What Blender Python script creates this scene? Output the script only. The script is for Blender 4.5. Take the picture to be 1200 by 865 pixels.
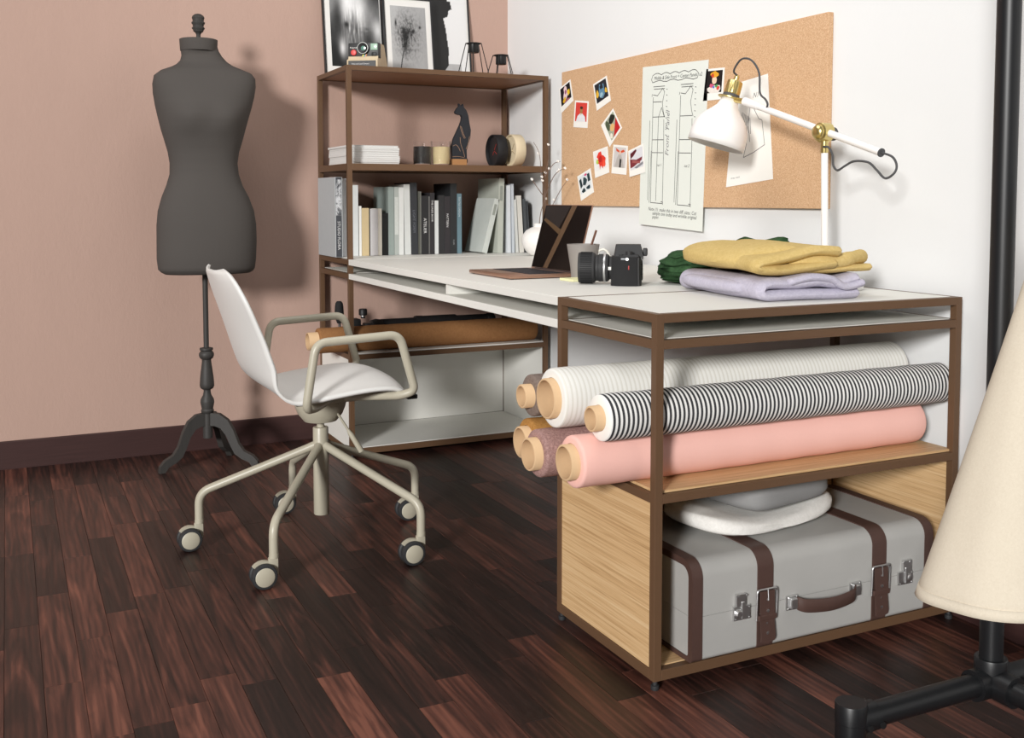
import bpy, bmesh, math, random
from mathutils import Vector, Matrix, noise
D = bpy.data
for o in list(D.objects): D.objects.remove(o)
SC = bpy.context.scene
COL = SC.collection
R = math.radians

# ------------------------------------------------------------------ camera, light, exposure
cam_d = D.cameras.new('camera'); cam = D.objects.new('camera', cam_d); COL.objects.link(cam)
cam.location = (-1.12259, -1.69998, 0.97283)
cam.rotation_euler = (R(90) - 0.06215, 0, -0.45522)
cam_d.sensor_width = 36.0; cam_d.lens = 36.0 * 1232.02 / 1200.0
cam_d.shift_x = -11.142 / 1200.0; cam_d.shift_y = -122.734 / 1200.0
cam_d.clip_start = 0.02; cam_d.clip_end = 100
SC.camera = cam
SC.view_settings.view_transform = 'Standard'; SC.view_settings.look = 'None'
SC.view_settings.exposure = 0.0; SC.view_settings.gamma = 1.0
W_ = D.worlds.new('world'); SC.world = W_; W_.use_nodes = True
W_.node_tree.nodes['Background'].inputs[0].default_value = (1.0, 0.985, 0.965, 1)
W_.node_tree.nodes['Background'].inputs[1].default_value = 0.075

def area_light(name, loc, target, size, power, color, size_y=None):
    l = D.lights.new(name, 'AREA'); l.energy = power; l.color = color
    if size_y: l.shape = 'RECTANGLE'; l.size = size; l.size_y = size_y
    else: l.shape = 'DISK'; l.size = size
    o = D.objects.new(name, l); COL.objects.link(o); o.location = loc
    o.rotation_euler = (Vector(target) - Vector(loc)).to_track_quat('-Z', 'Y').to_euler()
    return o
# low, far key light (window-like, from the front left) and a soft ceiling light over the desk
area_light('key_light', (-9.6, -8.6, 4.0), (0.0, 1.2, 0.7), 2.2, 2050, (1.0, 0.985, 0.965))
area_light('ceiling_light', (-0.35, 0.75, 2.9), (0.05, 0.7, 0.6), 1.3, 23, (1.0, 0.99, 0.975), 1.3)

# ------------------------------------------------------------------ materials
def lin(c):
    if isinstance(c, str):
        c = [int(c[i:i + 2], 16) / 255 for i in (0, 2, 4)]
    return tuple(x / 12.92 if x <= .04045 else ((x + .055) / 1.055) ** 2.4 for x in c) + (1.0,)
class NT:
    def __init__(s, name):
        s.m = D.materials.new(name); s.m.use_nodes = True
        s.t = s.m.node_tree; s.b = s.t.nodes['Principled BSDF']
    def n(s, ty, **kw):
        nd = s.t.nodes.new(ty)
        for k, v in kw.items():
            if k.startswith('i_'): nd.inputs[int(k[2:]) if k[2:].isdigit() else k[2:].replace('_', ' ')].default_value = v
            else: setattr(nd, k, v)
        return nd
    def l(s, a, b): s.t.links.new(a, b)
    def coord(s, scale=(1, 1, 1), kind='Object'):
        tc = s.n('ShaderNodeTexCoord'); mp = s.n('ShaderNodeMapping'); mp.inputs['Scale'].default_value = scale
        s.l(tc.outputs[kind], mp.inputs[0]); return mp.outputs[0]
    def noise(s, vec, scale, detail=4, rough=.55, dist=0):
        nd = s.n('ShaderNodeTexNoise'); nd.inputs['Scale'].default_value = scale; nd.inputs['Detail'].default_value = detail
        nd.inputs['Roughness'].default_value = rough; nd.inputs['Distortion'].default_value = dist
        s.l(vec, nd.inputs['Vector']); return nd.outputs['Fac']
    def ramp(s, fac, stops):
        r = s.n('ShaderNodeValToRGB'); e = r.color_ramp.elements
        e[0].position, e[0].color = stops[0][0], lin(stops[0][1])
        e[1].position, e[1].color = stops[-1][0], lin(stops[-1][1])
        for p, c in stops[1:-1]:
            x = e.new(p); x.color = lin(c)
        s.l(fac, r.inputs[0]); return r.outputs[0]
    def bump(s, h, strength=.2, dist=.002):
        b = s.n('ShaderNodeBump'); b.inputs['Strength'].default_value = strength; b.inputs['Distance'].default_value = dist
        s.l(h, b.inputs['Height']); s.l(b.outputs[0], s.b.inputs['Normal'])
MC = {}
def mat(name, c, rough=.5, metal=0, spec=.5, var=.05, nscale=30, bump=0, bdist=.001, stretch=(1, 1, 1), coat=0, trans=0):
    """simple procedural material: base colour with a little noise variation and relief"""
    if name in MC: return MC[name]
    k = NT(name); b = k.b
    base = lin(c); v = k.coord(stretch); f = k.noise(v, nscale)
    mx = k.n('ShaderNodeMix', data_type='RGBA'); k.l(f, mx.inputs[0])
    mx.inputs[6].default_value = tuple(x * (1 - var) for x in base[:3]) + (1,)
    mx.inputs[7].default_value = tuple(min(1, x * (1 + var)) for x in base[:3]) + (1,)
    k.l(mx.outputs[2], b.inputs['Base Color'])
    b.inputs['Roughness'].default_value = rough; b.inputs['Metallic'].default_value = metal
    b.inputs['Specular IOR Level'].default_value = spec; b.inputs['Coat Weight'].default_value = coat
    b.inputs['Transmission Weight'].default_value = trans
    if bump: k.bump(f, bump, bdist)
    MC[name] = k.m; return k.m
def mat_wood_floor():
    k = NT('dark_plank'); g = k.n('ShaderNodeNewGeometry'); oi = k.n('ShaderNodeObjectInfo')
    off = k.n('ShaderNodeVectorMath', operation='MULTIPLY_ADD')
    cb = k.n('ShaderNodeCombineXYZ'); k.l(oi.outputs['Random'], cb.inputs[0]); k.l(oi.outputs['Random'], cb.inputs[1]); k.l(oi.outputs['Random'], cb.inputs[2])
    k.l(cb.outputs[0], off.inputs[0]); off.inputs[1].default_value = (37, 23, 91); k.l(g.outputs['Position'], off.inputs[2])
    def mp(sc):
        m = k.n('ShaderNodeMapping'); m.inputs['Scale'].default_value = sc; k.l(off.outputs[0], m.inputs[0]); return m.outputs[0]
    w = k.noise(mp((15, 1.3, 1)), 1.5, 4, .55, 1.6)             # broad figure
    fine = k.noise(mp((120, 4.0, 1)), 1.0, 6, .65, .6)           # pores
    wv = k.n('ShaderNodeTexWave', wave_type='BANDS', bands_direction='X'); wv.inputs['Scale'].default_value = 6.5
    wv.inputs['Distortion'].default_value = 9; wv.inputs['Detail'].default_value = 3; wv.inputs['Detail Scale'].default_value = .8
    k.l(mp((3.2, .42, 1)), wv.inputs['Vector'])
    a = k.n('ShaderNodeMath', operation='MULTIPLY_ADD'); k.l(wv.outputs['Fac'], a.inputs[0]); a.inputs[1].default_value = .13; 
    m2 = k.n('ShaderNodeMath', operation='MULTIPLY_ADD'); k.l(w, m2.inputs[0]); m2.inputs[1].default_value = 1.25; m2.inputs[2].default_value = -.26
    k.l(m2.outputs[0], a.inputs[2])
    a2 = k.n('ShaderNodeMath', operation='MULTIPLY_ADD'); k.l(fine, a2.inputs[0]); a2.inputs[1].default_value = .6; k.l(a.outputs[0], a2.inputs[2])
    tone = k.n('ShaderNodeSeparateColor'); k.l(oi.outputs['Color'], tone.inputs[0])
    a3 = k.n('ShaderNodeMath', operation='ADD'); k.l(a2.outputs[0], a3.inputs[0]); k.l(tone.outputs[0], a3.inputs[1])
    a4 = k.n('ShaderNodeMath', operation='SUBTRACT'); k.l(a3.outputs[0], a4.inputs[0]); a4.inputs[1].default_value = .5
    c = k.ramp(a4.outputs[0], [(0.05, '1a110f'), (.38, '2d1c18'), (.6, '482b24'), (.82, '673f34'), (1, '825243')])
    k.l(c, k.b.inputs['Base Color'])
    rr = k.n('ShaderNodeMath', operation='MULTIPLY_ADD'); k.l(fine, rr.inputs[0]); rr.inputs[1].default_value = .25; rr.inputs[2].default_value = .3
    k.l(rr.outputs[0], k.b.inputs['Roughness']); k.b.inputs['Specular IOR Level'].default_value = .35
    k.bump(a2.outputs[0], .12, .0008); return k.m
def mat_oak(name, axis, c1='b08a5e', c2='d2ae80'):
    k = NT(name); sc = [330, 330, 330]; sc[axis] = 4
    v = k.coord(tuple(sc)); f = k.noise(v, 1.0, 6, .6, .4)
    sc2 = [14, 14, 14]; sc2[axis] = .8; f2 = k.noise(k.coord(tuple(sc2)), 1.0, 3)
    a = k.n('ShaderNodeMath', operation='MULTIPLY_ADD'); k.l(f2, a.inputs[0]); a.inputs[1].default_value = .22
    k.l(f, a.inputs[2]); s = k.n('ShaderNodeMath', operation='SUBTRACT'); k.l(a.outputs[0], s.inputs[0]); s.inputs[1].default_value = .11
    k.l(k.ramp(s.outputs[0], [(.3, c1), (.52, '%s' % c2), (.75, 'dfc298')]), k.b.inputs['Base Color'])
    k.b.inputs['Roughness'].default_value = .5; k.bump(f, .12, .0005); return k.m
def mat_plaster(name, c, streak=.05, bump=.25):
    k = NT(name); base = lin(c)
    f1 = k.noise(k.coord((9, 9, 2.5)), 1.2, 5, .6); f2 = k.noise(k.coord((60, 60, 30)), 1.5, 5, .6)
    mx = k.n('ShaderNodeMix', data_type='RGBA'); k.l(f1, mx.inputs[0])
    mx.inputs[6].default_value = tuple(x * (1 - streak) for x in base[:3]) + (1,)
    mx.inputs[7].default_value = tuple(min(1, x * (1 + streak)) for x in base[:3]) + (1,)
    k.l(mx.outputs[2], k.b.inputs['Base Color']); k.b.inputs['Roughness'].default_value = .85; k.b.inputs['Specular IOR Level'].default_value = .25
    a = k.n('ShaderNodeMath', operation='ADD'); k.l(f1, a.inputs[0]); k.l(f2, a.inputs[1]); k.bump(a.outputs[0], bump, .003); return k.m
def mat_stripe(name, c1, c2, period, axis=0, duty=.5, rough=.85):
    k = NT(name); v = k.coord(); s = k.n('ShaderNodeSeparateXYZ'); k.l(v, s.inputs[0])
    m = k.n('ShaderNodeMath', operation='MULTIPLY'); k.l(s.outputs[axis], m.inputs[0]); m.inputs[1].default_value = 1 / period
    f = k.n('ShaderNodeMath', operation='FRACT'); k.l(m.outputs[0], f.inputs[0])
    g = k.n('ShaderNodeMath', operation='GREATER_THAN'); k.l(f.outputs[0], g.inputs[0]); g.inputs[1].default_value = 1 - duty
    mx = k.n('ShaderNodeMix', data_type='RGBA'); k.l(g.outputs[0], mx.inputs[0])
    mx.inputs[6].default_value = lin(c1); mx.inputs[7].default_value = lin(c2)
    k.l(mx.outputs[2], k.b.inputs['Base Color']); k.b.inputs['Roughness'].default_value = rough; k.b.inputs['Specular IOR Level'].default_value = .2
    return k.m
def mat_cork():
    k = NT('cork'); v = k.coord()
    f = k.noise(v, 300, 4, .8); f2 = k.noise(v, 700, 2, .6)
    a = k.n('ShaderNodeMath', operation='MULTIPLY_ADD'); k.l(f2, a.inputs[0]); a.inputs[1].default_value = .4; k.l(f, a.inputs[2])
    s = k.n('ShaderNodeMath', operation='SUBTRACT'); k.l(a.outputs[0], s.inputs[0]); s.inputs[1].default_value = .2
    k.l(k.ramp(s.outputs[0], [(.22, 'a57a58'), (.42, 'c49d78'), (.55, 'd2ad89'), (.72, 'e6cbaa')]), k.b.inputs['Base Color'])
    k.b.inputs['Roughness'].default_value = .9; k.b.inputs['Specular IOR Level'].default_value = .15; k.bump(a.outputs[0], .3, .001); return k.m
def mat_weave(name, c1, c2, scale=700, rough=.95):
    k = NT(name); v = k.coord(); f = k.noise(v, scale * .25, 4, .75, .6); f2 = k.noise(v, 9, 2)
    a = k.n('ShaderNodeMath', operation='MULTIPLY_ADD'); k.l(f2, a.inputs[0]); a.inputs[1].default_value = .25; k.l(f, a.inputs[2])
    s = k.n('ShaderNodeMath', operation='SUBTRACT'); k.l(a.outputs[0], s.inputs[0]); s.inputs[1].default_value = .12
    k.l(k.ramp(s.outputs[0], [(.3, c1), (.7, c2)]), k.b.inputs['Base Color'])
    k.b.inputs['Roughness'].default_value = rough; k.b.inputs['Specular IOR Level'].default_value = .12; k.bump(f, .25, .0008); return k.m
def mat_photo(name, stops, scale=(18, 18, 18), nscale=1.0, dist=1.5, seed=0.):
    """black and white photographic print: cloudy procedural tones"""
    k = NT(name); v = k.coord(scale); ad = k.n('ShaderNodeVectorMath', operation='ADD'); k.l(v, ad.inputs[0]); ad.inputs[1].default_value = (seed, seed * 2, seed * 3)
    f = k.noise(ad.outputs[0], nscale, 7, .6, dist); k.l(k.ramp(f, stops), k.b.inputs['Base Color'])
    k.b.inputs['Roughness'].default_value = .35; return k.m

BROWN = mat('bronze_metal', '634a36', .45, 0, .3, .04, 60)
SHELFW = mat('brown_wood_shelf', '8a6040', .5, 0, .4, .12, 8, .1, .0005, (1, 14, 14))
WHITE = mat('white_board', 'e6e5df', .55, 0, .35, .01, 40)
OAKX = mat_oak('oak_grain_x', 0); OAKY = mat_oak('oak_grain_y', 1)
PINKW = mat_plaster('pink_plaster', 'b5988b', .035, .35); WHITEW = mat_plaster('white_plaster', 'e3e4e4', .01, .12)
FLOORM = mat_wood_floor()
BASEM = mat('dark_baseboard_wood', '3d2725', .5, 0, .4, .3, 6, .15, .0006, (1, 10, 25))
BASEMY = mat('dark_baseboard_wood_side', '3d2725', .5, 0, .4, .3, 6, .15, .0006, (10, 1, 25))
BLACK = mat('black_plastic', '1a1a1b', .5, 0, .4, .1, 50); BLACKM = mat('black_powder_coat', '17181a', .42, 0, .45, .06, 60)
RUBBER = mat('dark_rubber', '2b2c2e', .6); CREAM = mat('greige_lacquer', 'b4ae9c', .38, 0, .5, .02, 30)
SHELL = mat('white_shell_plastic', 'dfdedb', .42, 0, .45, .01, 30); GREYPAD = mat('grey_seat_pad', 'bdbbb6', .8, 0, .2, .03, 300, .1, .0003)
BRASS = mat('brass', 'd9c583', .32, 1, .5, .05, 40); CHROME = mat('chrome', 'd8d8d8', .38, 1, .5, .03, 60)
LACQ = mat('white_lacquer', 'eeecea', .35, 0, .5, .01, 30); CORD = mat('grey_cord', '4a4a4c', .7)
CORK = mat_cork(); PAPER = mat('paper_white', 'f0eee8', .8, 0, .2, .01, 60); PAPERG = mat('paper_greenish', 'dfe3dc', .85, 0, .2, .015, 60)
INK = mat('black_ink', '2c2e30', .8); PENCIL = mat('grey_pencil', '77777a', .8); CARD = mat('cardboard_tube', 'd6b58e', .8, 0, .2, .04, 80); CARDIN = mat('cardboard_tube_inside', 'd9b07c', .85, 0, .2, .04, 80)
FORM = mat('charcoal_form_fabric', '4f4b48', .9, 0, .2, .05, 400, .1, .0003); FORMW = mat('charcoal_stained_wood', '3c3a38', .55, 0, .35, .2, 10, .15, .0006, (20, 20, 1))
SUITC = mat('grey_suitcase_leather', 'abaaa7', .55, 0, .35, .09, 9, .08, .001); STRAP = mat('brown_leather', '4f3a34', .5, 0, .4, .1, 60, .15, .0004)

# ------------------------------------------------------------------ mesh helpers
WM = {}
class MB:
    def __init__(s): s.b = bmesh.new(); s.mi = 0
    def face(s, vs):
        try:
            f = s.b.faces.new(vs); f.material_index = s.mi; return f
        except ValueError: return None
    def box(s, a, b, bev=0, M=None):
        x0, y0, z0 = a; x1, y1, z1 = b
        v = [s.b.verts.new((M @ Vector(p)) if M else p) for p in ((x0, y0, z0), (x1, y0, z0), (x1, y1, z0), (x0, y1, z0), (x0, y0, z1), (x1, y0, z1), (x1, y1, z1), (x0, y1, z1))]
        fs = [s.face([v[i] for i in q]) for q in ((0, 3, 2, 1), (4, 5, 6, 7), (0, 1, 5, 4), (1, 2, 6, 5), (2, 3, 7, 6), (3, 0, 4, 7))]
        if bev:
            es = list({e for f in fs for e in f.edges})
            bmesh.ops.bevel(s.b, geom=es, offset=bev, segments=2, profile=.5, affect='EDGES', clamp_overlap=True)
        return s
    def ring(s, c, ax, r, n, e=None, ph=0):
        ax = Vector(ax).normalized(); u = Vector(e) if e else (Vector((0, 0, 1)) if abs(ax.z) < .9 else Vector((1, 0, 0)))
        u = (u - ax * u.dot(ax)).normalized(); w = ax.cross(u); c = Vector(c)
        if isinstance(r, (int, float)): r = (r, r)
        return [s.b.verts.new(c + u * (r[0] * math.cos(2 * math.pi * i / n + ph)) + w * (r[1] * math.sin(2 * math.pi * i / n + ph))) for i in range(n)]
    def bridge(s, A, B, closed=True):
        n = len(A)
        for i in range(n if closed else n - 1): s.face((A[i], A[(i + 1) % n], B[(i + 1) % n], B[i]))
    def lathe(s, prof, c, ax=(0, 0, 1), n=24, cap=(True, True), e=None):
        """prof: list of (radius, distance along the axis)"""
        ax = Vector(ax).normalized(); c = Vector(c); rs = [s.ring(c + ax * h, ax, max(r, 1e-4), n, e) for r, h in prof]
        for a, b in zip(rs, rs[1:]): s.bridge(a, b)
        if cap[0]: s.face(rs[0][::-1])
        if cap[1]: s.face(rs[-1])
        return s
    def cyl(s, p0, p1, r, n=16, r1=None):
        d = Vector(p1) - Vector(p0); return s.lathe([(r, 0), (r if r1 is None else r1, d.length)], p0, d, n)
    def tube(s, pts, r, n=10, closed=False, rad=None):
        pts = [Vector(p) for p in pts]; N = len(pts); rs = []; prev = None
        for i, p in enumerate(pts):
            t = (pts[(i + 1) % N] - pts[i - 1]) if closed else (pts[min(i + 1, N - 1)] - pts[max(i - 1, 0)])
            t = t.normalized()
            if prev is None: prev = Vector((0, 0, 1)) if abs(t.z) < .9 else Vector((1, 0, 0))
            u = (prev - t * prev.dot(t)).normalized(); prev = u
            rs.append(s.ring(p, t, rad[i] if rad else r, n, u))
        for a, b in zip(rs, rs[1:]): s.bridge(a, b)
        if closed: s.bridge(rs[-1], rs[0])
        else: s.face(rs[0][::-1]); s.face(rs[-1])
        return s
    def prism(s, pts, f0, f1):
        """closed outline pts (2-D) mapped by f0 and f1 to the two sides"""
        A = [s.b.verts.new(f0(p)) for p in pts]; B = [s.b.verts.new(f1(p)) for p in pts]
        s.bridge(A, B); s.face(A[::-1]); s.face(B); return s
    def grid(s, f, nu, nv, cu=False, cv=False):
        V = [[s.b.verts.new(f(i / (nu if cu else nu - 1), j / (nv if cv else nv - 1))) for j in range(nv)] for i in range(nu)]
        for i in range(nu if cu else nu - 1):
            for j in range(nv if cv else nv - 1):
                s.face((V[i][j], V[(i + 1) % nu][j], V[(i + 1) % nu][(j + 1) % nv], V[i][(j + 1) % nv]))
        return V
    def quad(s, *p): s.face([s.b.verts.new(q) for q in p]); return s
    def build(s, name, m, parent=None, smooth=False, world=True, solid=0, subsurf=0, recalc=True):
        if parent is not None and world:
            bmesh.ops.transform(s.b, matrix=WM[parent.name].inverted(), verts=s.b.verts)
        if recalc: bmesh.ops.recalc_face_normals(s.b, faces=s.b.faces)
        me = D.meshes.new(name); s.b.to_mesh(me); s.b.free()
        for x in (m if isinstance(m, (list, tuple)) else [m]): me.materials.append(x)
        if smooth:
            me.polygons.foreach_set('use_smooth', [True] * len(me.polygons))
            if smooth != 'all': me.set_sharp_from_angle(angle=R(smooth if smooth is not True else 40))
        o = D.objects.new(name, me); COL.objects.link(o)
        if solid:
            q = o.modifiers.new('solid', 'SOLIDIFY'); q.thickness = solid; q.offset = 0
        if subsurf:
            q = o.modifiers.new('sub', 'SUBSURF'); q.levels = q.render_levels = subsurf
        if parent is not None: o.parent = parent; WM[o.name] = WM[parent.name].copy()
        else: WM[o.name] = Matrix.Identity(4)
        return o
def tag(o, label=None, cat=None, group=None, kind=None):
    if label: o['label'] = label
    if cat: o['category'] = cat
    if group: o['group'] = group
    if kind: o['kind'] = kind
    return o
def thing(name, label, cat, loc=(0, 0, 0), rz=0, group=None):
    o = D.objects.new(name, None); COL.objects.link(o); o.location = loc; o.rotation_euler = (0, 0, rz)
    o.empty_display_size = .05; WM[o.name] = Matrix.Translation(loc) @ Matrix.Rotation(rz, 4, 'Z')
    return tag(o, label, cat, group)
def box(name, a, b, m, parent=None, bev=0): return MB().box(a, b, bev).build(name, m, parent)
def copy_tree(o, parent=None):
    c = o.copy(); COL.objects.link(c)
    if parent is not None: c.parent = parent
    for ch in list(o.children): copy_tree(ch, c)
    return c
def bez(P, n=12):
    """Catmull-Rom through points"""
    P = [Vector(p) for p in P]; out = []
    for i in range(len(P) - 1):
        a, b, c, d = P[max(i - 1, 0)], P[i], P[i + 1], P[min(i + 2, len(P) - 1)]
        for k in range(n):
            t = k / n; out.append(.5 * ((2 * b) + (c - a) * t + (2 * a - 5 * b + 4 * c - d) * t * t + (3 * b - a - 3 * c + d) * t ** 3))
    out.append(P[-1]); return out
def fillet(P, r, n=6, closed=False):
    P = [Vector(p) for p in P]; out = []; N = len(P)
    for i, p in enumerate(P):
        if not closed and i in (0, N - 1): out.append(p); continue
        a = (P[i - 1] - p); b = (P[(i + 1) % N] - p); rr = min(r, a.length * .45, b.length * .45)
        p0 = p + a.normalized() * rr; p2 = p + b.normalized() * rr
        for k in range(n + 1):
            t = k / n; out.append((1 - t) ** 2 * p0 + 2 * t * (1 - t) * p + t * t * p2)
    return out
def text(s, name, size, m, M, parent, align='LEFT', shear=0, sx=1):
    cu = D.curves.new(name, 'FONT'); cu.body = s; cu.size = size; cu.align_x = align; cu.shear = shear; cu.resolution_u = 2
    t = D.objects.new(name, cu); COL.objects.link(t); dg = bpy.context.evaluated_depsgraph_get()
    me = D.meshes.new_from_object(t.evaluated_get(dg)); D.objects.remove(t)
    me.transform(WM[parent.name].inverted() @ M @ Matrix.Diagonal((sx, 1, 1, 1)))
    me.materials.clear(); me.materials.append(m)
    o = D.objects.new(name, me); COL.objects.link(o); o.parent = parent; WM[o.name] = WM[parent.name].copy(); return o
def frame_M(o, u, v):
    """matrix with x along u, y along v, origin o"""
    u = Vector(u).normalized(); v = Vector(v).normalized(); w = u.cross(v)
    return Matrix(((u.x, v.x, w.x, o[0]), (u.y, v.y, w.y, o[1]), (u.z, v.z, w.z, o[2]), (0, 0, 0, 1)))

# ------------------------------------------------------------------ the room
XW, YW, ZC = 0.8576, 2.4822, 2.8
def struct(o): o['kind'] = 'structure'; return o
fl = struct(box('floor', (-5.0, -4.5, -.06), (XW + .12, YW + .12, -.0125), FLOORM)); fl.color = (.3, .3, .3, 1)
struct(box('wall_back', (-5.0, YW, -.0125), (XW + .12, YW + .12, ZC), PINKW))
struct(box('wall_right', (XW, -4.5, -.0125), (XW + .12, YW, ZC), WHITEW))
struct(box('baseboard_back', (-5.0, YW - .014, -.0122), (XW, YW, .101), BASEM, None, .003))
struct(box('baseboard_right', (XW - .014, -4.5, -.0122), (XW, YW - .014, .101), BASEMY, None, .003))
# every plank is a part of the floor; one shared chamfered mesh
rnd = random.Random(11)
pb = MB(); c = .0018
for z, i in ((-.012, 0),): pass
A_ = [pb.b.verts.new(p) for p in ((-.5, -.5, -.0125), (.5, -.5, -.0125), (.5, .5, -.0125), (-.5, .5, -.0125))]
B_ = [pb.b.verts.new(p) for p in ((-.5, -.5, -.0007), (.5, -.5, -.0007), (.5, .5, -.0007), (-.5, .5, -.0007))]
C_ = [pb.b.verts.new(p) for p in ((-.494, -.499, 0), (.494, -.499, 0), (.494, .499, 0), (-.494, .499, 0))]
pb.bridge(A_, B_); pb.bridge(B_, C_); pb.face(C_); pb.face(A_[::-1])
plank0 = pb.build('plank', FLOORM, fl)
plank0_used = False
PW = .0713
known = {0: [(2.05, 1.602, -.12), (1.602, .818, .16), (.818, .352, -.12), (.352, -.3, .38)], 1: [(1.082, .464, -.3)], 2: [(1.406, .769, .2), (.769, .142, -.1), (.142, -.45, .36)],
         3: [(.658, .238, -.3)], -1: [(1.2, .65, -.1), (.65, .1, -.15)], -2: [(.387, -.1, -.3), (1.1, .387, -.05)], -3: [(1.0, .45, .0), (1.6, 1.0, -.22)], -4: [(1.609, .979, .28), (.979, .351, .1), (.351, -.3, .34)],
         -5: [(1.499, .898, -.25), (.898, .3, .08)], -6: [(1.353, .763, .2), (.763, .285, .18), (2.1, 1.353, .08)], -7: [(1.698, 1.085, -.2), (1.085, .55, .16)], -8: [(2.08, 1.44, .14), (1.44, .9, -.05)],
         14: [(1.6, 1.146, .2)], 8: [(1.263, .767, .1), (.102, -.35, .26)], 7: [(.987, .57, -.28), (.57, .0, -.25)], 6: [(.9, .35, -.3), (1.5, .9, .12)], 11: [(.011, -.4, -.25)], 12: [(.14, -.4, .22)]}
n_pl = 0
for col in range(-15, 20):
    x = -.582 + (col + .5) * PW
    spans = sorted(known.get(col, []), key=lambda s: -s[0]); y = YW - .002 + rnd.uniform(0, .3); full = []
    lows = [s for s in spans]
    while y > -1.0:
        nx = [s for s in lows if s[0] < y - 1e-6]
        hit = [s for s in lows if abs(s[0] - y) < 1e-6]
        if hit: full.append((y, hit[0][1], hit[0][2])); y = hit[0][1]; continue
        L = rnd.uniform(.42, .74); y2 = y - L
        if nx and y2 < nx[0][0] + .15:
            y2 = nx[0][0] if y - nx[0][0] < .85 else y - (y - nx[0][0]) / 2
        full.append((y, y2, rnd.choice((-.34, -.26, -.2, -.14, -.05, .0, .07, .14)))); y = y2
    for y1, y2, t in full:
        y1 = min(y1, YW - .0142)
        if y1 - y2 < .03 or x + PW / 2 > XW + .03: continue
        if n_pl >= 296: break
        p = plank0 if not plank0_used else plank0.copy()
        if plank0_used: COL.objects.link(p)
        plank0_used = True; n_pl += 1
        w = PW if x + PW / 2 < XW - .0142 else 2 * (XW - .0142 - x)
        if w < .01: continue
        p.parent = fl; p.location = (x, (y1 + y2) / 2, rnd.uniform(-.0003, .0)); p.scale = (w - .0004, y1 - y2 - .0005, 1)
        v = .31 + t * .8; p.color = (v, v, v, 1)

# ------------------------------------------------------------------ front storage unit
T = .018; WF, DF = .8276, .4066; H = .75
def post(parent, x, y, z0, z1): return box('post', (x, y, z0), (x + T, y + T, z1), BROWN, parent, .0008)
def rails(parent, x0, x1, y0, y1, zt, zb=None, skip=()):
    """four rails of a rectangular frame; zt = top of rail"""
    zb = zt - T if zb is None else zb
    if 'f' not in skip: box('rail', (x0 + T, y0, zb), (x1 - T, y0 + T, zt), BROWN, parent, .0008)
    if 'b' not in skip: box('rail', (x0 + T, y1 - T, zb), (x1 - T, y1, zt), BROWN, parent, .0008)
    if 'l' not in skip: box('rail', (x0, y0 + T, zb), (x0 + T, y1 - T, zt), BROWN, parent, .0008)
    if 'r' not in skip: box('rail', (x1 - T, y0 + T, zb), (x1, y1 - T, zt), BROWN, parent, .0008)
def foot(parent, x, y):
    MB().lathe([(.008, 0), (.0085, .002), (.0085, .009), (.005, .010), (.005, .0192)], (x, y, 0), n=14).build('foot', RUBBER, parent, True)
u = thing('storage_unit', 'low brown steel frame unit holding fabric rolls and a grey suitcase', 'shelf unit', (WF / 2, DF / 2, 0))
for x in (0, WF - T):
    for y in (0, DF - T):
        post(u, x, y, .019, H); foot(u, x + T / 2, y + T / 2)
rails(u, 0, WF, 0, DF, H); rails(u, 0, WF, 0, DF, .6985); rails(u, 0, WF, 0, DF, .393); rails(u, 0, WF, 0, DF, .0405, .019)
e = .0006
tag(box('top_panel', (T + e, T + e, H - .016), (WF - T - e, DF - T - e, H + .0004), WHITE, u, .0006), 'white top panel')
tag(box('drop_shelf', (T + e, T + e, .684), (WF - T - e, DF - T - e, .6995), WHITE, u, .0006), 'white lower shelf under the top')
tag(box('middle_shelf', (T * .6, T * .6, .3935), (WF - T * .6, DF - T * .6, .399), OAKX, u, .0006), 'oak shelf board')
tag(box('bottom_board', (T * .6, T + e, .026), (WF - T * .6, DF - T * .6, .042), OAKX, u, .0006), 'oak bottom board')
tag(box('side_panel', (.003, T + e, .041), (T - .002, DF - T - e, .3745), OAKY, u), 'oak side panel')
tag(box('side_panel', (WF - T + .002, T + e, .041), (WF - .003, DF - T - e, .3745), OAKY, u), 'oak side panel')
tag(box('back_panel', (T + e, DF - T + .002, .043), (WF - T - e, DF - .003, .3745), OAKX, u), 'oak back panel')

# ------------------------------------------------------------------ tall shelf unit against the pink wall
TX0, TX1, TY0, TY1, TH = .0046, .8334, 2.0507, 2.4589, 1.4611
t = thing('tall_shelf_unit', 'tall brown steel frame shelf unit against the pink wall', 'shelf unit', ((TX0 + TX1) / 2, (TY0 + TY1) / 2, 0))
for x in (TX0, TX1 - T):
    for y in (TY0, TY1 - T):
        post(t, x, y, .019, TH); foot(t, x + T / 2, y + T / 2)
for zt, zb in ((TH, None), (1.103, 1.078), (.748, .7295), (.697, .677), (.3945, .3755), (.0405, .019)): rails(t, TX0, TX1, TY0, TY1, zt, zb)
ix0, ix1, iy0, iy1 = TX0 + T + e, TX1 - T - e, TY0 + T + e, TY1 - T - e
tag(box('top_shelf', (ix0, iy0, TH - .0155), (ix1, iy1, TH - .0005), SHELFW, t), 'brown wood top shelf')
tag(box('shelf', (ix0, iy0, 1.084), (ix1, iy1, 1.1025), SHELFW, t), 'brown wood shelf')
tag(box('shelf', (ix0, TY0 + T * .5, .7485), (ix1, iy1, .7505), WHITE, t), 'white shelf at desk height')
box('shelf_board', (ix0, iy0, .7325), (ix1, iy1, .7484), WHITE, t)
tag(box('drop_shelf', (ix0, iy0, .681), (ix1, iy1, .6985), WHITE, t), 'white lower shelf under the desk level')
tag(box('shelf', (ix0, TY0 + T * .4, .3946), (ix1, iy1, .3985), WHITE, t), 'white shelf under the fabric roll')
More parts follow.
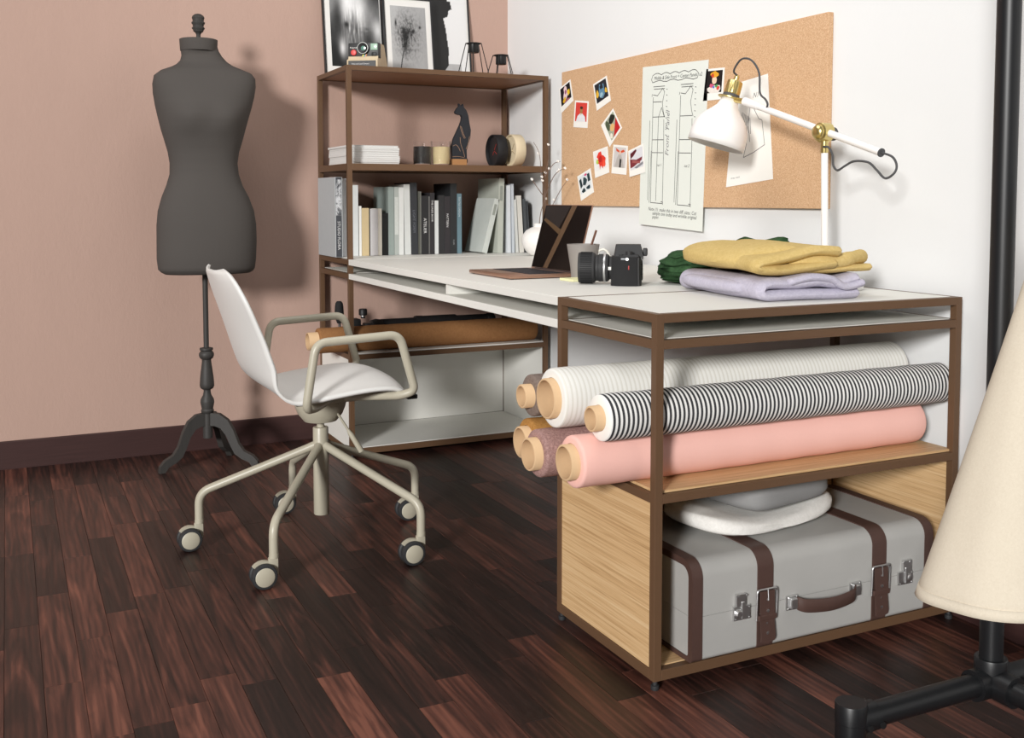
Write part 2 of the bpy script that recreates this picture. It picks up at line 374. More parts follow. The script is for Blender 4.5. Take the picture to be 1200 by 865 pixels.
tag(box('bottom_board', (ix0, TY0 + T * .5, .0406), (ix1, iy1, .043), WHITE, t), 'white bottom board')
tag(box('side_panel', (TX0 + .003, TY0 + T + e, .041), (TX0 + T - .002, TY1 - T - e, .375), WHITE, t), 'white side panel')
tag(box('side_panel', (TX1 - T + .002, TY0 + T + e, .041), (TX1 - .003, TY1 - T - e, .375), WHITE, t), 'white side panel')
tag(box('back_panel', (TX0 + T + e, TY1 - T + .002, .0435), (TX1 - T - e, TY1 - .003, .375), WHITE, t), 'white back panel')

# ------------------------------------------------------------------ desk between the two units
d = thing('desk', 'long white desktop with a thin lower shelf along the white wall', 'desk', (.42, 1.23, 0))
y0, y1 = DF + .0008, TY0 - .0008; xr = .8305
box('desktop', (.004, y0, .729), (xr, y1, H), WHITE, d, .0012)
box('lower_shelf', (.004, y0, .6772), (xr, y1, .697), WHITE, d, .0012)
box('divider', (.02, 1.116, .6972), (xr - .02, 1.134, .7288), WHITE, d)
for xx in (): box('spacer', (xx, y1 - .03, .6972), (xx + .02, y1 - .012, .7288), WHITE, d)

# ------------------------------------------------------------------ fabric rolls
def roll(label, y, z, r, x0, x1, c0, rc, m, mend=None, c1=None, group='fabric rolls in the storage unit', nm='fabric_roll', endw=.012):
    o = thing(nm, label, 'fabric roll', ((x0 + x1) / 2, y, z - r), 0, group)
    prof = [(rc + .0008, .0), (r - .007, 0), (r - .003, .0008), (r - .0008, .003), (r, .007)]
    L = x1 - x0; n = 30
    for i in range(1, n): prof.append((r + .0005 * math.sin(i * 1.7 + y * 90), .007 + (L - .014) * i / n))
    prof += [(r, L - .007), (r - .0008, L - .003), (r - .003, L - .0008), (r - .007, L), (rc + .0008, L)]
    MB().lathe(prof, (x0, y, z), (1, 0, 0), 48, (False, False)).build('fabric', m, o, 50)
    xe = c1 if c1 else x1 + .004
    tb = MB(); P = [(rc - .004, 0), (rc - .001, 0), (rc, .001), (rc, xe - c0 - .001), (rc - .001, xe - c0), (rc - .004, xe - c0)]
    tb.lathe(P, (c0, y, z), (1, 0, 0), 36, (False, False))
    tb.lathe([(rc - .004, 0), (rc - .004, xe - c0)], (c0, y, z), (1, 0, 0), 36, (False, False))
    tag(tb.build('cardboard_core', CARD, o, 50), 'pale cardboard tube core')
    if m is STRIPE:
        b_ = MB(); b_.lathe([(rc + .0006, -.0007), (r - .004, -.0007), (r - .0012, .0018), (r - .004, .003)], (x0, y, z), (1, 0, 0), 48, (False, False)); tag(b_.build('roll_end', PAPER, o, 50), 'white cut end of the cloth')
    # spiral end of the wound cloth as a fine ring relief
    return o
STRIPE = mat_stripe('black_white_stripe', 'e9e8e6', '3a3a3d', .0108, 0, .5)
WSTR = mat_stripe('cream_rib_stripe', 'ebeae5', 'dcdad2', .0108, 0, .4)
PINKF = mat('pink_cloth', 'f2bfb4', .85, 0, .15, .02, 200, .1, .0003)
MAUVE = mat_weave('mauve_tweed', '80615c', 'b99690', 900); OCHRE = mat_weave('ochre_cloth', '9c6f3a', 'b98a50', 500)
TAUPE = mat_weave('taupe_cloth', '6d5f58', '8c7d74', 500); COGN = mat_weave('cognac_cloth', '8d6340', '9e724a', 420)
ZM = .3992
roll('pink fabric roll lying in front on the oak shelf', .105, ZM + .0525, .0525, -.128, .785, -.146, .036, PINKF)
roll('black and white striped fabric roll lying on the pink one', .0655, .5435, .0465, -.088, .838, -.109, .0255, STRIPE, c1=.852)
roll('cream ribbed fabric roll, thickest and topmost of the pile', .206, .5615, .062, -.119, .822, -.135, .042, WSTR)
roll('mauve tweed fabric roll lying beside the pink one', .2085, ZM + .0495, .0495, -.155, .79, -.174, .034, MAUVE)
roll('ochre fabric roll at the back, under the taupe one', .312, ZM + .05, .05, -.124, .78, -.142, .034, OCHRE)
roll('taupe fabric roll at the back, beside the cream one', .322, .5465, .046, -.112, .78, -.134, .026, TAUPE)
roll('cognac brown fabric roll lying on the tall unit shelf', 2.118, .3987 + .0475, .0475, -.098, .80, -.135, .033, COGN, group='cognac roll')

# ------------------------------------------------------------------ suitcase
sx0, sx1, sy0, sy1, sz0, sz1 = .088, .742, -.006, .345, .0425, .247
s = thing('suitcase', 'grey vintage suitcase with brown straps in the bottom of the low unit', 'suitcase', ((sx0 + sx1) / 2, (sy0 + sy1) / 2, sz0))
def rrect(y0, y1, z0, z1, r, n=6, rb=None):
    """rounded rectangle outline in the y-z plane"""
    P = []
    for cy, cz, a0, rr in ((y1, z1, 0, r), (y0, z1, 90, r), (y0, z0, 180, rb or r), (y1, z0, 270, rb or r)):
        ccy = cy - rr if cy == y1 else cy + rr; ccz = cz - rr if cz == z1 else cz + rr
        for k in range(n + 1):
            a = R(a0 + 90 * k / n); P.append((ccy + rr * math.cos(a), ccz + rr * math.sin(a)))
    return P
zs = .135
def shell(z0, z1, name, top):
    b = MB(); r = .042 if top else .010
    P = rrect(sy0, sy1, sz0, sz1, .034, 8, .010)
    Q = [(y, z) for y, z in P if (z >= zs) == top]
    Q = ([(sy1, zs + .00035)] + Q + [(sy0, zs + .00035)]) if top else ([(sy0, zs - .00035)] + Q + [(sy1, zs - .00035)])
    b.prism(Q, lambda p: (sx0, p[0], p[1]), lambda p: (sx1, p[0], p[1]))
    return b.build(name, SUITC, s, 35)
shell(0, 0, 'lid', True); shell(0, 0, 'body', False)
def band(x0, x1, th, name, inset=0., label=None):
    b = MB(); O = rrect(sy0 - th, sy1 + th, sz0 - min(th, .0003), sz1 + th, .034 + th, 8, .0102); I = rrect(sy0 + inset + .004, sy1 - inset - .004, sz0 + .0012 + inset, sz1 - inset - .004, .030 - inset, 8, .0085)
    for A, B, C, E_ in ((x0, x1, O, I),):
        rings = []
        for xx, X in ((A, C), (B, C), (B, E_), (A, E_)): rings.append([b.b.verts.new((xx, y, z)) for y, z in X])
        for k in range(4): b.bridge(rings[k], rings[(k + 1) % 4])
    o = b.build(name, STRAP, s, 35); return tag(o, label) if label else o
band(sx0 - .003, sx0 + .022, .0022, 'edge_trim', .008, label='brown leather edge trim'); band(sx1 - .022, sx1 + .003, .0022, 'edge_trim', .008, label='brown leather edge trim')
for xc in (.268, .583):
    st = band(xc - .020, xc + .020, .0026, 'strap', label='brown leather strap'); yf = sy0 - .0026
    b = MB()                                              # free end of the strap hanging over the buckle
    W0 = .0185
    outl = [(-W0, .165), (W0, .165), (W0, .12), (W0 * .93, .105), (W0 * 1.02, .09), (W0 * 1.12, .068), (W0 * .95, .060), (0, .055), (-W0 * .95, .060), (-W0 * .9, .068), (-W0 * .88, .09), (-W0 * .95, .105), (-W0, .12)]
    def yo(z): return -.0045 - .004 * max(0, (.10 - z)) / .05 - .003 * math.exp(-((z - .115) / .012) ** 2)
    b.prism(outl, lambda p: (xc + p[0], yf + yo(p[1]), p[1]), lambda p: (xc + p[0], yf + yo(p[1]) - .0025, p[1]))
    b.build('strap_end', STRAP, st, 30)
    b = MB(); b.tube(fillet([(xc - .0255, yf - .004, .105), (xc - .0255, yf - .006, .169), (xc + .0255, yf - .006, .169), (xc + .0255, yf - .004, .105)], .007, 5), .0024, 8)
    b.cyl((xc, yf - .0085, .169), (xc, yf - .0105, .146), .0013, 6); b.build('buckle', CHROME, st, 60)
    b = MB(); b.box((xc - .0235, yf - .0095, .104), (xc + .0235, yf - .0002, .1155), .0015); b.build('strap_keeper', STRAP, st)
    b = MB()
    for z in (.146, .124, .097, .077): b.lathe([(.0036, 0), (.0036, .0012), (.002, .0014)], (xc, yf + yo(z) - .0022, z), (0, -1, 0), 10)
    b.build('eyelets', CHROME, st)
for xc, fl_ in ((.2065, 1), (.659, -1)):
    b = MB(); y = sy0
    b.box((xc - .021, y - .006, .1135), (xc + .021, y - .0002, .143), .001)
    b.box((xc - .004 * fl_ - .012, y - .0075, .1425), (xc - .004 * fl_ + .013, y - .0002, .168), .001)
    b.box((xc - .003, y - .0095, .1165), (xc + .003, y - .0062, .152), .001)
    b.lathe([(.009, 0), (.009, .003), (.006, .005), (.003, .0052)], (xc - .010 * fl_, y - .006, .128), (0, -1, 0), 14)
    for dx, dz in ((-.017, .117), (.017, .117), (.017, .139), (-.010, .164), (.010, .164)): b.lathe([(.0022, 0), (.0016, .001)], (xc + dx, y - .0073, dz), (0, -1, 0), 8)
    tag(b.build('latch', CHROME, s), 'chrome latch')
hd = MB(); hw = .0125
hc = bez([(.345, sy0 - .012, .1265), (.365, sy0 - .022, .121), (.425, sy0 - .028, .1175), (.485, sy0 - .022, .121), (.505, sy0 - .012, .1265)], 5)
rs = []
for p in hc:
    rs.append([hd.b.verts.new(p + Vector((0, dy, dz))) for dy, dz in ((-.003, -hw), (-.003, hw), (-.001, hw + .002), (.002, hw), (.002, -hw), (-.001, -hw - .002))])
for a, b_ in zip(rs, rs[1:]): hd.bridge(a, b_)
hd.face(rs[0]); hd.face(rs[-1][::-1])
h_o = tag(hd.build('handle', STRAP, s, 50), 'brown leather carrying handle')
for xc in (.3375, .5125):
    b = MB(); b.box((xc - .0155, sy0 - .0055, .111), (xc + .0155, sy0 - .0002, .142), .002)
    b.box((xc - .008, sy0 - .014, .115), (xc + .008, sy0 - .005, .138), .002)
    for dx in (-.0115, .0115):
        for dz in (.1145, .1385): b.lathe([(.0024, 0), (.0016, .0012)], (xc + dx, sy0 - .0054, dz), (0, -1, 0), 8)
    tag(b.build('handle_mount', CHROME, s), 'chrome handle mount')

# ------------------------------------------------------------------ cloth helpers
def nz(p, s, seed=0): return noise.noise(Vector(p) * s + Vector((seed, seed * 1.3, seed * .7)))
def slab(b, c, ax, ay, z0, z1, n=4., rot=0, amp=.006, fs=9, seed=0, sag=None, nu=56, nv=16):
    """soft superelliptic cloth slab standing on z0"""
    cx, cy = c; cr, sr = math.cos(rot), math.sin(rot); h = (z1 - z0) / 2
    def f(u, v):
        a = 2 * math.pi * u; th = math.pi * v
        ca, sa = math.cos(a), math.sin(a); k = (abs(ca) ** n + abs(sa) ** n) ** (-1 / n)
        rr = max(1e-3, math.sin(th)) ** .42; zz = -math.cos(th); zz = math.copysign(abs(zz) ** .7, zz)
        x, y = ax * k * ca * rr, ay * k * sa * rr
        x, y = cx + x * cr - y * sr, cy + x * sr + y * cr
        w = .25 + .75 * (zz + 1) / 2
        x += amp * nz((x, y, zz), fs, seed) * rr; y += amp * nz((x, y, zz), fs, seed + 5) * rr
        z = z0 + h + h * zz + amp * 1.1 * nz((x, y, zz * .3), fs, seed + 9) * w * (1 if zz > -.6 else 0)
        if sag: z += sag(x, y) * w
        return (x, y, max(z, z0))
    b.grid(f, nu, nv, cu=True)
def fold(b, path, hth, y0, y1, amp=.004, fs=10, seed=0, rot=0, piv=(0, 0), ny=26, zmin=0, shift=None):
    """cloth folded in a U: path in x-z, thick ribbon extruded along y with soft ends"""
    path = [Vector((p[0], 0, p[1])) for p in bez([(a, c, 0) for a, c in path], 6) for p in [(p[0], p[1])]]
    N = len(path); T_ = [(path[min(i + 1, N - 1)] - path[max(i - 1, 0)]).normalized() for i in range(N)]
    Nn = [Vector((-t.z, 0, t.x)) for t in T_]
    sec = []
    for i in range(N): sec.append((i, 1.))
    cap1 = [(N - 1, math.cos(R(a)), math.sin(R(a))) for a in (60, 30, 0, -30, -60)]
    rows = []
    for j in range(ny):
        v = j / (ny - 1); y = y0 + (y1 - y0) * v
        edge = min(v, 1 - v) * (y1 - y0) / hth; g = math.sqrt(max(0.02, 1 - (1 - min(1, edge)) ** 2))
        pts = []
        for i in range(N): pts.append(path[i] + Nn[i] * hth * g)
        for a in (60, 20, -20, -60): pts.append(path[-1] + Nn[-1] * hth * g * math.sin(R(a)) + T_[-1] * hth * g * math.cos(R(a)))
        for i in range(N - 1, -1, -1): pts.append(path[i] - Nn[i] * hth * g)
        for a in (-60, -20, 20, 60): pts.append(path[0] + Nn[0] * hth * g * math.sin(R(a)) - T_[0] * hth * g * math.cos(R(a)))
        row = []
        for p in pts:
            q = Vector((p.x, y, p.z)); d = shift(v) if shift else 0
            q.x += d + amp * nz(q, fs, seed); q.y += amp * .8 * nz(q, fs, seed + 3); q.z += amp * nz((q.x, q.y, q.z * .4), fs, seed + 7)
            if rot:
                x, yy = q.x - piv[0], q.y - piv[1]; q.x = piv[0] + x * math.cos(rot) - yy * math.sin(rot); q.y = piv[1] + x * math.sin(rot) + yy * math.cos(rot)
            q.z = max(q.z, zmin); row.append(b.b.verts.new(q))
        rows.append(row)
    for a, c in zip(rows, rows[1:]): b.bridge(a, c)
    b.face(rows[0][::-1]); b.face(rows[-1])

LAV = mat_weave('lavender_jersey', 'aeaabb', 'c3bfcd', 500); YEL = mat_weave('mustard_cloth', 'c2a768', 'd2b97e', 500); GRN = mat_weave('dark_green_cloth', '263e27', '3a5738', 300)
LINW = mat_weave('white_linen', 'dddbd6', 'eceae6', 420); GREYC = mat('grey_cloth', '8d8d8d', .85, 0, .15, .03, 200, .1, .0004)

# cloths on the suitcase
b = MB()
zt = sz1 + .0028
slab(b, (.375, .185), .205, .125, zt, zt + .036, 3.2, .18, .006, 10, 3, lambda x, y: .028 * ((x - .38) / .2) ** 2)
tag(b.build('folded_cloth', LINW, None, 60), 'folded white linen cloth lying on top of the suitcase', 'cloth', 'cloths on the suitcase')
b = MB()
slab(b, (.40, .190), .135, .118, zt + .043, zt + .112, 6, .18, .003, 8, 6)
tag(b.build('folded_cloth', GREYC, None, 60), 'folded grey cloth on top of the white linen one', 'cloth', 'cloths on the suitcase')

# folded clothes on the low unit
zt = H + .0012
b = MB(); A = R(5)
fold(b, [(.575, zt + .0135), (.50, zt + .0125), (.40, zt + .012), (.345, zt + .0135), (.332, zt + .026), (.352, zt + .039), (.42, zt + .036), (.48, zt + .041), (.53, zt + .037), (.575, zt + .046)], .0118, .085, .47, .003, 11, 2, R(-6), (.33, .1), zmin=zt, shift=lambda v: .008 * v)
slab(b, (.455, .28), .125, .17, zt + .006, zt + .044, 5, R(-6), .003, 9, 4)
fold(b, [(.585, zt + .036), (.54, zt + .030), (.50, zt + .046), (.45, zt + .05), (.40, zt + .043)], .008, .075, .3, .004, 13, 8, R(-6), (.33, .1), zmin=zt)
tag(b.build('folded_garment', LAV, None, 60), 'folded lavender garment at the bottom of the clothes pile on the low unit', 'garment', 'folded clothes')
b = MB()
fold(b, [(.52, zt + .078), (.45, zt + .072), (.38, zt + .068), (.335, zt + .071), (.325, zt + .078), (.345, zt + .086), (.42, zt + .098), (.47, zt + .108), (.53, zt + .104)], .0115, .095, .50, .004, 10, 12, R(-8), (.33, .1), shift=lambda v: .045 * v)
slab(b, (.475, .30), .135, .175, zt + .058, zt + .104, 4, R(-6), .005, 8, 16, lambda x, y: .02 * math.exp(-((x - .45) / .08) ** 2))
b.tube(bez([(.42, .12, zt + .078), (.47, .10, zt + .083), (.53, .095, zt + .081), (.585, .10, zt + .088), (.635, .12, zt + .090)], 6), .0145, 14, rad=[.011 + .005 * min(1, i / 10) + .001 * math.sin(i * .9) for i in range(25)])
fold(b, [(.63, zt + .069), (.56, zt + .066), (.50, zt + .064), (.44, zt + .062)], .008, .10, .33, .004, 12, 19, R(-4), (.33, .1))
tag(b.build('folded_garment', YEL, None, 60), 'folded mustard yellow garment on top of the lavender one', 'garment', 'folded clothes')
b = MB()
slab(b, (.53, .605), .115, .085, zt, zt + .075, 2.6, .25, .022, 13, 23, nu=96, nv=30)
slab(b, (.68, .53), .09, .085, zt, zt + .112, 2.6, .1, .022, 14, 27, nu=80, nv=26)
tag(b.build('crumpled_garment', GRN, None, 60), 'crumpled dark green garment behind the folded clothes, beside the black camera', 'garment', 'folded clothes')

# ------------------------------------------------------------------ office chair
CX, CY = -.345, 1.174
ch = thing('office_chair', 'white shell swivel armchair with greige five star base on castors', 'chair', (CX, CY, 0))
prof = [(-.148, .450), (-.156, .464), (-.178, .480), (-.22, .489), (-.29, .487), (-.37, .478), (-.435, .469), (-.487, .468), (-.524, .481), (-.549, .511), (-.566, .555), (-.583, .61), (-.603, .675), (-.623, .735), (-.640, .785)]
pc = bez([(x, 0, z) for x, z in prof], 3); NP = len(pc)
acc = [0]
for i in range(1, NP): acc.append(acc[-1] + (pc[i] - pc[i - 1]).length)
def shell_pt(u, v, off=0):
    i = u * (NP - 1); k = min(int(i), NP - 2); f = i - k; p = pc[k].lerp(pc[k + 1], f)
    tg = (pc[k + 1] - pc[k]).normalized(); nrm = Vector((tg.z, 0, -tg.x))      # towards the sitter
    if nrm.z + nrm.x < 0: nrm = -nrm
    s_ = acc[k] + f * (acc[k + 1] - acc[k]); tot = acc[-1]; q = 2 * v - 1
    w = .232
    if s_ < .075: w *= .86 + .14 * math.sqrt(max(0, 1 - (1 - s_ / .075) ** 2))
    dt = tot - s_
    if dt < .11: w *= .56 + .44 * math.sqrt(max(0, 1 - (1 - dt / .11) ** 2))
    w -= .02 * max(0, min(1, (s_ - .45) / .3))
    back = max(0, min(1, (s_ - .32) / .14)); back = back * back * (3 - 2 * back)
    curl = (-.022 + .058 * back) * abs(q) ** 2.4 * (1 - .45 * max(0, 1 - dt / .2))
    mid = .03 * (1 - q * q) * max(0, 1 - dt / .03) * 0
    return Vector((p.x, CY + q * w, p.z)) + nrm * (curl + off) + Vector((0, 0, mid))
b = MB(); b.grid(lambda u, v: shell_pt(u, v), 46, 29)
so = b.build('seat_shell', SHELL, ch, True, solid=.0075)
ar = .0115
for sgn in (-1, 1):
    y = CY + sgn * .257; yi = CY + sgn * .10
    P = [(-.34, yi, .432), (-.415, y - sgn * .05, .428), (-.452, y, .436), (-.424, y, .606), (-.20, y, .616), (-.157, y, .463), (-.19, y - sgn * .02, .449), (-.30, yi, .432)]
    b = MB(); b.tube(fillet(P, .03, 7), ar, 12); tag(b.build('armrest', CREAM, ch, True), 'greige tubular armrest')
b = MB(); b.lathe([(.046, .352), (.062, .372), (.070, .392), (.074, .408), (.074, .418)], (CX, CY, 0), n=28)
b.box((-.425, CY - .10, .416), (-.235, CY + .10, .436), .006)
b.build('seat_mount', CREAM, ch, 40)
for x0, y0_ in ((-.462, CY - .20), (-.462, CY + .185), (-.170, CY - .232), (-.170, CY + .217)):
    box('mounting_pad', (x0, y0_, .435), (x0 + .030, y0_ + .015, .4475), BLACK, ch, .003)
b = MB(); b.lathe([(.0205, .085), (.0215, .087), (.0215, .331), (.0205, .333), (.0105, .3335), (.0105, .356)], (CX, CY, 0), n=24)
b.build('column', CREAM, ch, 40)
b = MB(); b.tube([(CX + .03, CY - .05, .385), (CX + .065, CY - .06, .325)], .0035, 8); b.tube([(CX + .062, CY - .059, .33), (CX + .069, CY - .061, .318), (CX + .097, CY - .068, .268)], .007, 10, rad=[.0045, .0075, .0085])
b.build('height_lever', CREAM, ch, 50)
def caster(sx, sy):
    k = MB(); k.lathe([(.0125, .073), (.0125, .082), (.0105, .0825)], (sx, sy, 0), n=16)
    pts = []
    for a in range(-25, 150, 15): pts.append((.0355 * math.cos(R(a)), .0335 + .0355 * math.sin(R(a))))
    inn = [(.029 * math.cos(R(a)), .0335 + .029 * math.sin(R(a))) for a in range(140, -30, -15)]
    wx = sx - .027
    k.prism(pts + inn, lambda p: (wx + p[0], sy - .006, p[1]), lambda p: (wx + p[0], sy + .006, p[1]))
    k.box((sx - .014, sy - .007, .03), (sx + .010, sy + .007, .0735), .002)
    fo = k.build('caster_fork', CREAM, ch, 40)
    for sgn in (-1, 1):
        k = MB(); yy = sy + sgn * .008
        k.lathe([(.026, 0), (.0305, .0006), (.0322, .003), (.0322, .0115), (.0305, .0145), (.0245, .0155)], (wx, yy, .0322), (0, sgn, 0), 30)
        wo = k.build('wheel', RUBBER, fo, 50)
        k = MB(); k.lathe([(.0242, .0), (.0242, .0012), (.0225, .0024), (.001, .0028)], (wx, yy + sgn * .0152, .0322), (0, sgn, 0), 28)
        tag(k.build('hub_cap', CREAM, fo, 40), 'greige hub cap')
RL = .335
for k in range(5):
    a = R(18 + 72 * k); ca, sa = math.cos(a), math.sin(a)
    def at(r, z): return (CX + ca * r, CY + sa * r, z)
    b = MB(); b.tube(fillet([at(.012, .284), at(.04, .272), at(RL, .158), at(RL, .0815)], .045, 8), .0118, 12)
    b.build('base_leg', CREAM, ch, True)
    caster(CX + ca * RL, CY + sa * RL)

# ------------------------------------------------------------------ dress form
FX, FY = -.485, 2.2
df = thing('dress_form', 'charcoal tailor dress form on a turned tripod stand by the pink wall', 'dress form', (FX, FY, 0))
#        z    xl      xr     front  back   (half depths)  dy
sec = [(.712, -.636, -.318, .100, .105), (.722, -.646, -.311, .108, .112), (.76, -.650, -.306, .112, .122), (.82, -.649, -.303, .112, .132), (.88, -.648, -.304, .110, .134), (.93, -.643, -.311, .106, .124),
       (.98, -.629, -.329, .100, .108), (1.02, -.613, -.350, .094, .095), (1.06, -.601, -.363, .090, .088), (1.10, -.600, -.367, .090, .086), (1.14, -.606, -.361, .096, .088), (1.18, -.617, -.349, .108, .092), (1.22, -.628, -.338, .122, .098),
       (1.26, -.637, -.326, .130, .102), (1.30, -.645, -.314, .126, .106), (1.34, -.651, -.304, .112, .106), (1.375, -.652, -.299, .098, .102), (1.405, -.646, -.300, .084, .094), (1.422, -.625, -.312, .074, .085),
       (1.436, -.590, -.345, .066, .074), (1.447, -.570, -.372, .060, .066), (1.462, -.556, -.395, .056, .06), (1.48, -.551, -.412, .052, .057), (1.50, -.553, -.424, .051, .055), (1.52, -.555, -.429, .05, .054)]
b = MB(); NS = 44; rows = []
secI = []
for i in range(len(sec) - 1):
    for k in range(3):
        tt = k / 3; secI.append([a + (c_ - a) * tt for a, c_ in zip(sec[i], sec[i + 1])])
secI.append(list(sec[-1]))
for z, xl, xr, fd, bd in secI:
    cx, ax = (xl + xr) / 2, (xr - xl) / 2; row = []
    bust = math.exp(-((z - 1.255) / .05) ** 2); sh = max(0, min(1, (z - 1.33) / .06)); nk = max(0, min(1, (z - 1.425) / .03))
    for i in range(NS):
        a = 2 * math.pi * i / NS; ca, sa = math.cos(a), math.sin(a); n = 2.3 + .5 * sh * (1 - nk)
        k = (abs(ca) ** n + abs(sa) ** n) ** (-1 / n); x = ax * k * ca; dpt = fd if sa < 0 else bd; y = dpt * k * sa
        if sa < 0: y -= .020 * bust * (math.exp(-((x - .068) / .05) ** 2) + math.exp(-((x + .068) / .05) ** 2)) - .006 * bust
        row.append(b.b.verts.new((cx + x, FY - .012 + y + .012 * nk, z)))
    rows.append(row)
for A, B in zip(rows, rows[1:]): b.bridge(A, B)
for ring_, sc in ((rows[0], .93),):
    cc = sum((v.co for v in ring_), Vector()) / NS; nr = [b.b.verts.new(cc + (v.co - cc) * sc + Vector((0, 0, -.006))) for v in ring_]
    b.bridge(ring_, nr); b.face(nr)
b.face(rows[-1])
b.build('torso', FORM, df, 50)
NXc = -.492
b = MB(); b.lathe([(.0625, 1.496), (.0635, 1.499), (.0655, 1.535), (.0655, 1.537), (.0635, 1.538), (.001, 1.5385)], (NXc, FY, 0), n=32, e=(1, 0, 0))
tag(b.build('neck_cap', FORM, df, 40), 'flat neck cap')
b = MB(); b.lathe([(.008, 1.537), (.0075, 1.555), (.011, 1.562), (.017, 1.566), (.0185, 1.572), (.022, 1.576), (.0225, 1.579), (.0185, 1.583), (.0195, 1.590), (.023, 1.594), (.0235, 1.598), (.019, 1.602), (.020, 1.608), (.022, 1.614), (.019, 1.621), (.011, 1.627), (.002, 1.629)], (NXc, FY, 0), n=20)
tag(b.build('finial', FORMW, df, 40), 'ribbed top finial')
PX = FX
b = MB(); b.cyl((PX, FY, .39), (PX, FY, .712), .0095, 16); b.build('pole', FORMW, df, 40)
b = MB(); b.lathe([(.012, .103), (.017, .105), (.0175, .195), (.022, .200), (.023, .206), (.020, .212), (.0245, .235), (.0235, .246), (.015, .262), (.0125, .275), (.0125, .281), (.022, .287), (.0255, .295), (.0255, .305), (.0235, .33), (.0195, .36), (.0165, .385), (.0165, .392), (.0235, .398), (.0265, .406), (.0265, .414), (.022, .421), (.019, .424), (.0235, .427), (.0235, .434), (.015, .436)], (PX, FY, 0), n=24)
b.build('turned_column', FORMW, df, 35)
outl = [(.012, .198), (.05, .194), (.085, .172), (.108, .135), (.128, .085), (.150, .058), (.185, .042), (.205, .022), (.208, .0), (.185, .0), (.170, .018), (.140, .030), (.112, .048), (.094, .080), (.078, .115), (.055, .142), (.03, .150), (.012, .150)]
for ang in (190, 331, 52):
    a = R(ang); ca, sa = math.cos(a), math.sin(a); th = .011; sc = .86 if ang != 331 else .90
    b = MB(); f = lambda sg: (lambda p: (PX + ca * p[0] * sc - sa * th * sg, FY + sa * p[0] * sc + ca * th * sg, p[1]))
    b.prism([(p[0], p[1]) for p in outl], f(-1), f(1)); b.build('leg', FORMW, df)

# ------------------------------------------------------------------ black pipe rack and the linen skirt on it
RX, RY, RR = .459, -.405, .0205
r_ = thing('clothes_rack', 'black steel pipe clothes rack at the right edge', 'clothes rack', (RX, RY - .55, 0))
RY2 = -1.60
for yy in (RY, RY2):
    b = MB(); b.cyl((RX, yy, .100), (RX, yy, 1.66), RR, 28); b.build('upright', BLACKM, r_, 40)
    b = MB(); b.lathe([(.0275, .104), (.0285, .106), (.0285, .142), (.0275, .144), (.021, .144)], (RX, yy, 0), n=28)
    b.cyl((RX - .045, yy, .099), (RX + .045, yy, .099), .0278, 28); s2 = -1 if yy == RY else 1
    b.cyl((RX, yy, .099), (RX, yy + s2 * .055, .099), .0278, 28); b.build('pipe_fitting', BLACKM, r_, 40)
    for sg in (-1, 1):
        xe = RX + sg * .333
        b = MB(); b.cyl((RX + sg * .02, yy, .099), (xe, yy, .099), RR, 28); ft = b.build('foot_pipe', BLACKM, r_, 40)
        b = MB(); b.lathe([(.024, .0), (.0255, .002), (.0255, .099), (.0265, .1), (.0265, .130), (.0255, .1315), (.001, .1318)], (xe, yy, 0), n=28)
        b.cyl((xe - sg * .05, yy, .099), (xe, yy, .099), .0245, 28)
        b.build('foot_cap', BLACKM, ft, 40)
        for dx in (.02, .048): MB().lathe([(.006, 0), (.006, .003), (.003, .0032)], (xe - sg * dx, yy - .0240, .092), (0, -1, 0), 12).build('set_screw', BLACK, ft)
b = MB(); b.cyl((RX, RY, .099), (RX, RY2, .099), RR, 24); b.build('base_rail', BLACKM, r_, 40)
b = MB(); b.cyl((RX, RY + .02, 1.66), (RX, RY2 - .02, 1.66), RR, 24); b.build('hanging_rail', BLACKM, r_, 40)
LIN = mat_weave('beige_linen', 'd0c5b2', 'd9cfbd', 1100)
g = thing('hanging_skirt', 'flared beige linen skirt hanging from the black rack', 'skirt', (RX, -.565, .34))
def skirt(u, v, off=0.):
    a = 2 * math.pi * u; ca, sa = math.cos(a), math.sin(a); h = v                         # v 0 hem .. 1 waist
    n = 3 - .8 * h; k = (abs(ca) ** n + abs(sa) ** n) ** (-1 / n)
    ax = .300 * (1 - h) + .082 * h; ay = .128 * (1 - h) + .03 * h
    w = 1 + .03 * (1 - h) * math.sin(3 * a + 1.0) * .4
    z = .340 + h * .62 + .006 * math.sin(2 * a) * (1 - h)
    return Vector((RX + (ax + off) * k * ca * w, -.565 + (ay + off) * k * sa * w, z))
b = MB(); b.grid(lambda u, v: skirt(u, v), 72, 24, cu=True); b.build('skirt_cloth', LIN, g, 'all', solid=.0025)
b = MB(); b.grid(lambda u, v: skirt(u, v * .026 + .001, .0012), 72, 3, cu=True); tag(b.build('hem', LIN, g, 'all', solid=.002), 'stitched hem band')
b = MB(); b.grid(lambda u, v: skirt(u, .955 + v * .05, .003), 48, 3, cu=True); b.build('waistband', LIN, g, 'all', solid=.003)
hg = thing('clip_hanger', 'black clip hanger on the rack rail, out of frame above the skirt', 'hanger', (RX, -.565, 1.0))
b = MB(); b.tube([(RX - .085, -.565, .985), (RX + .085, -.565, .985)], .005, 8)
b.tube(bez([(RX, -.565, .985), (RX, -.565, 1.3), (RX, -.565, 1.62), (RX + .012, -.565, 1.66), (RX + .02, -.565, 1.672), (RX, -.565, 1.686), (RX - .024, -.565, 1.672)], 6), .0022, 8); b.build('hook', BLACKM, hg, True)
for sg in (-1, 1): box('clip', (RX + sg * .06 - .012, -.565 - .04, .945), (RX + sg * .06 + .012, -.565 + .04, .99), BLACK, hg, .003)

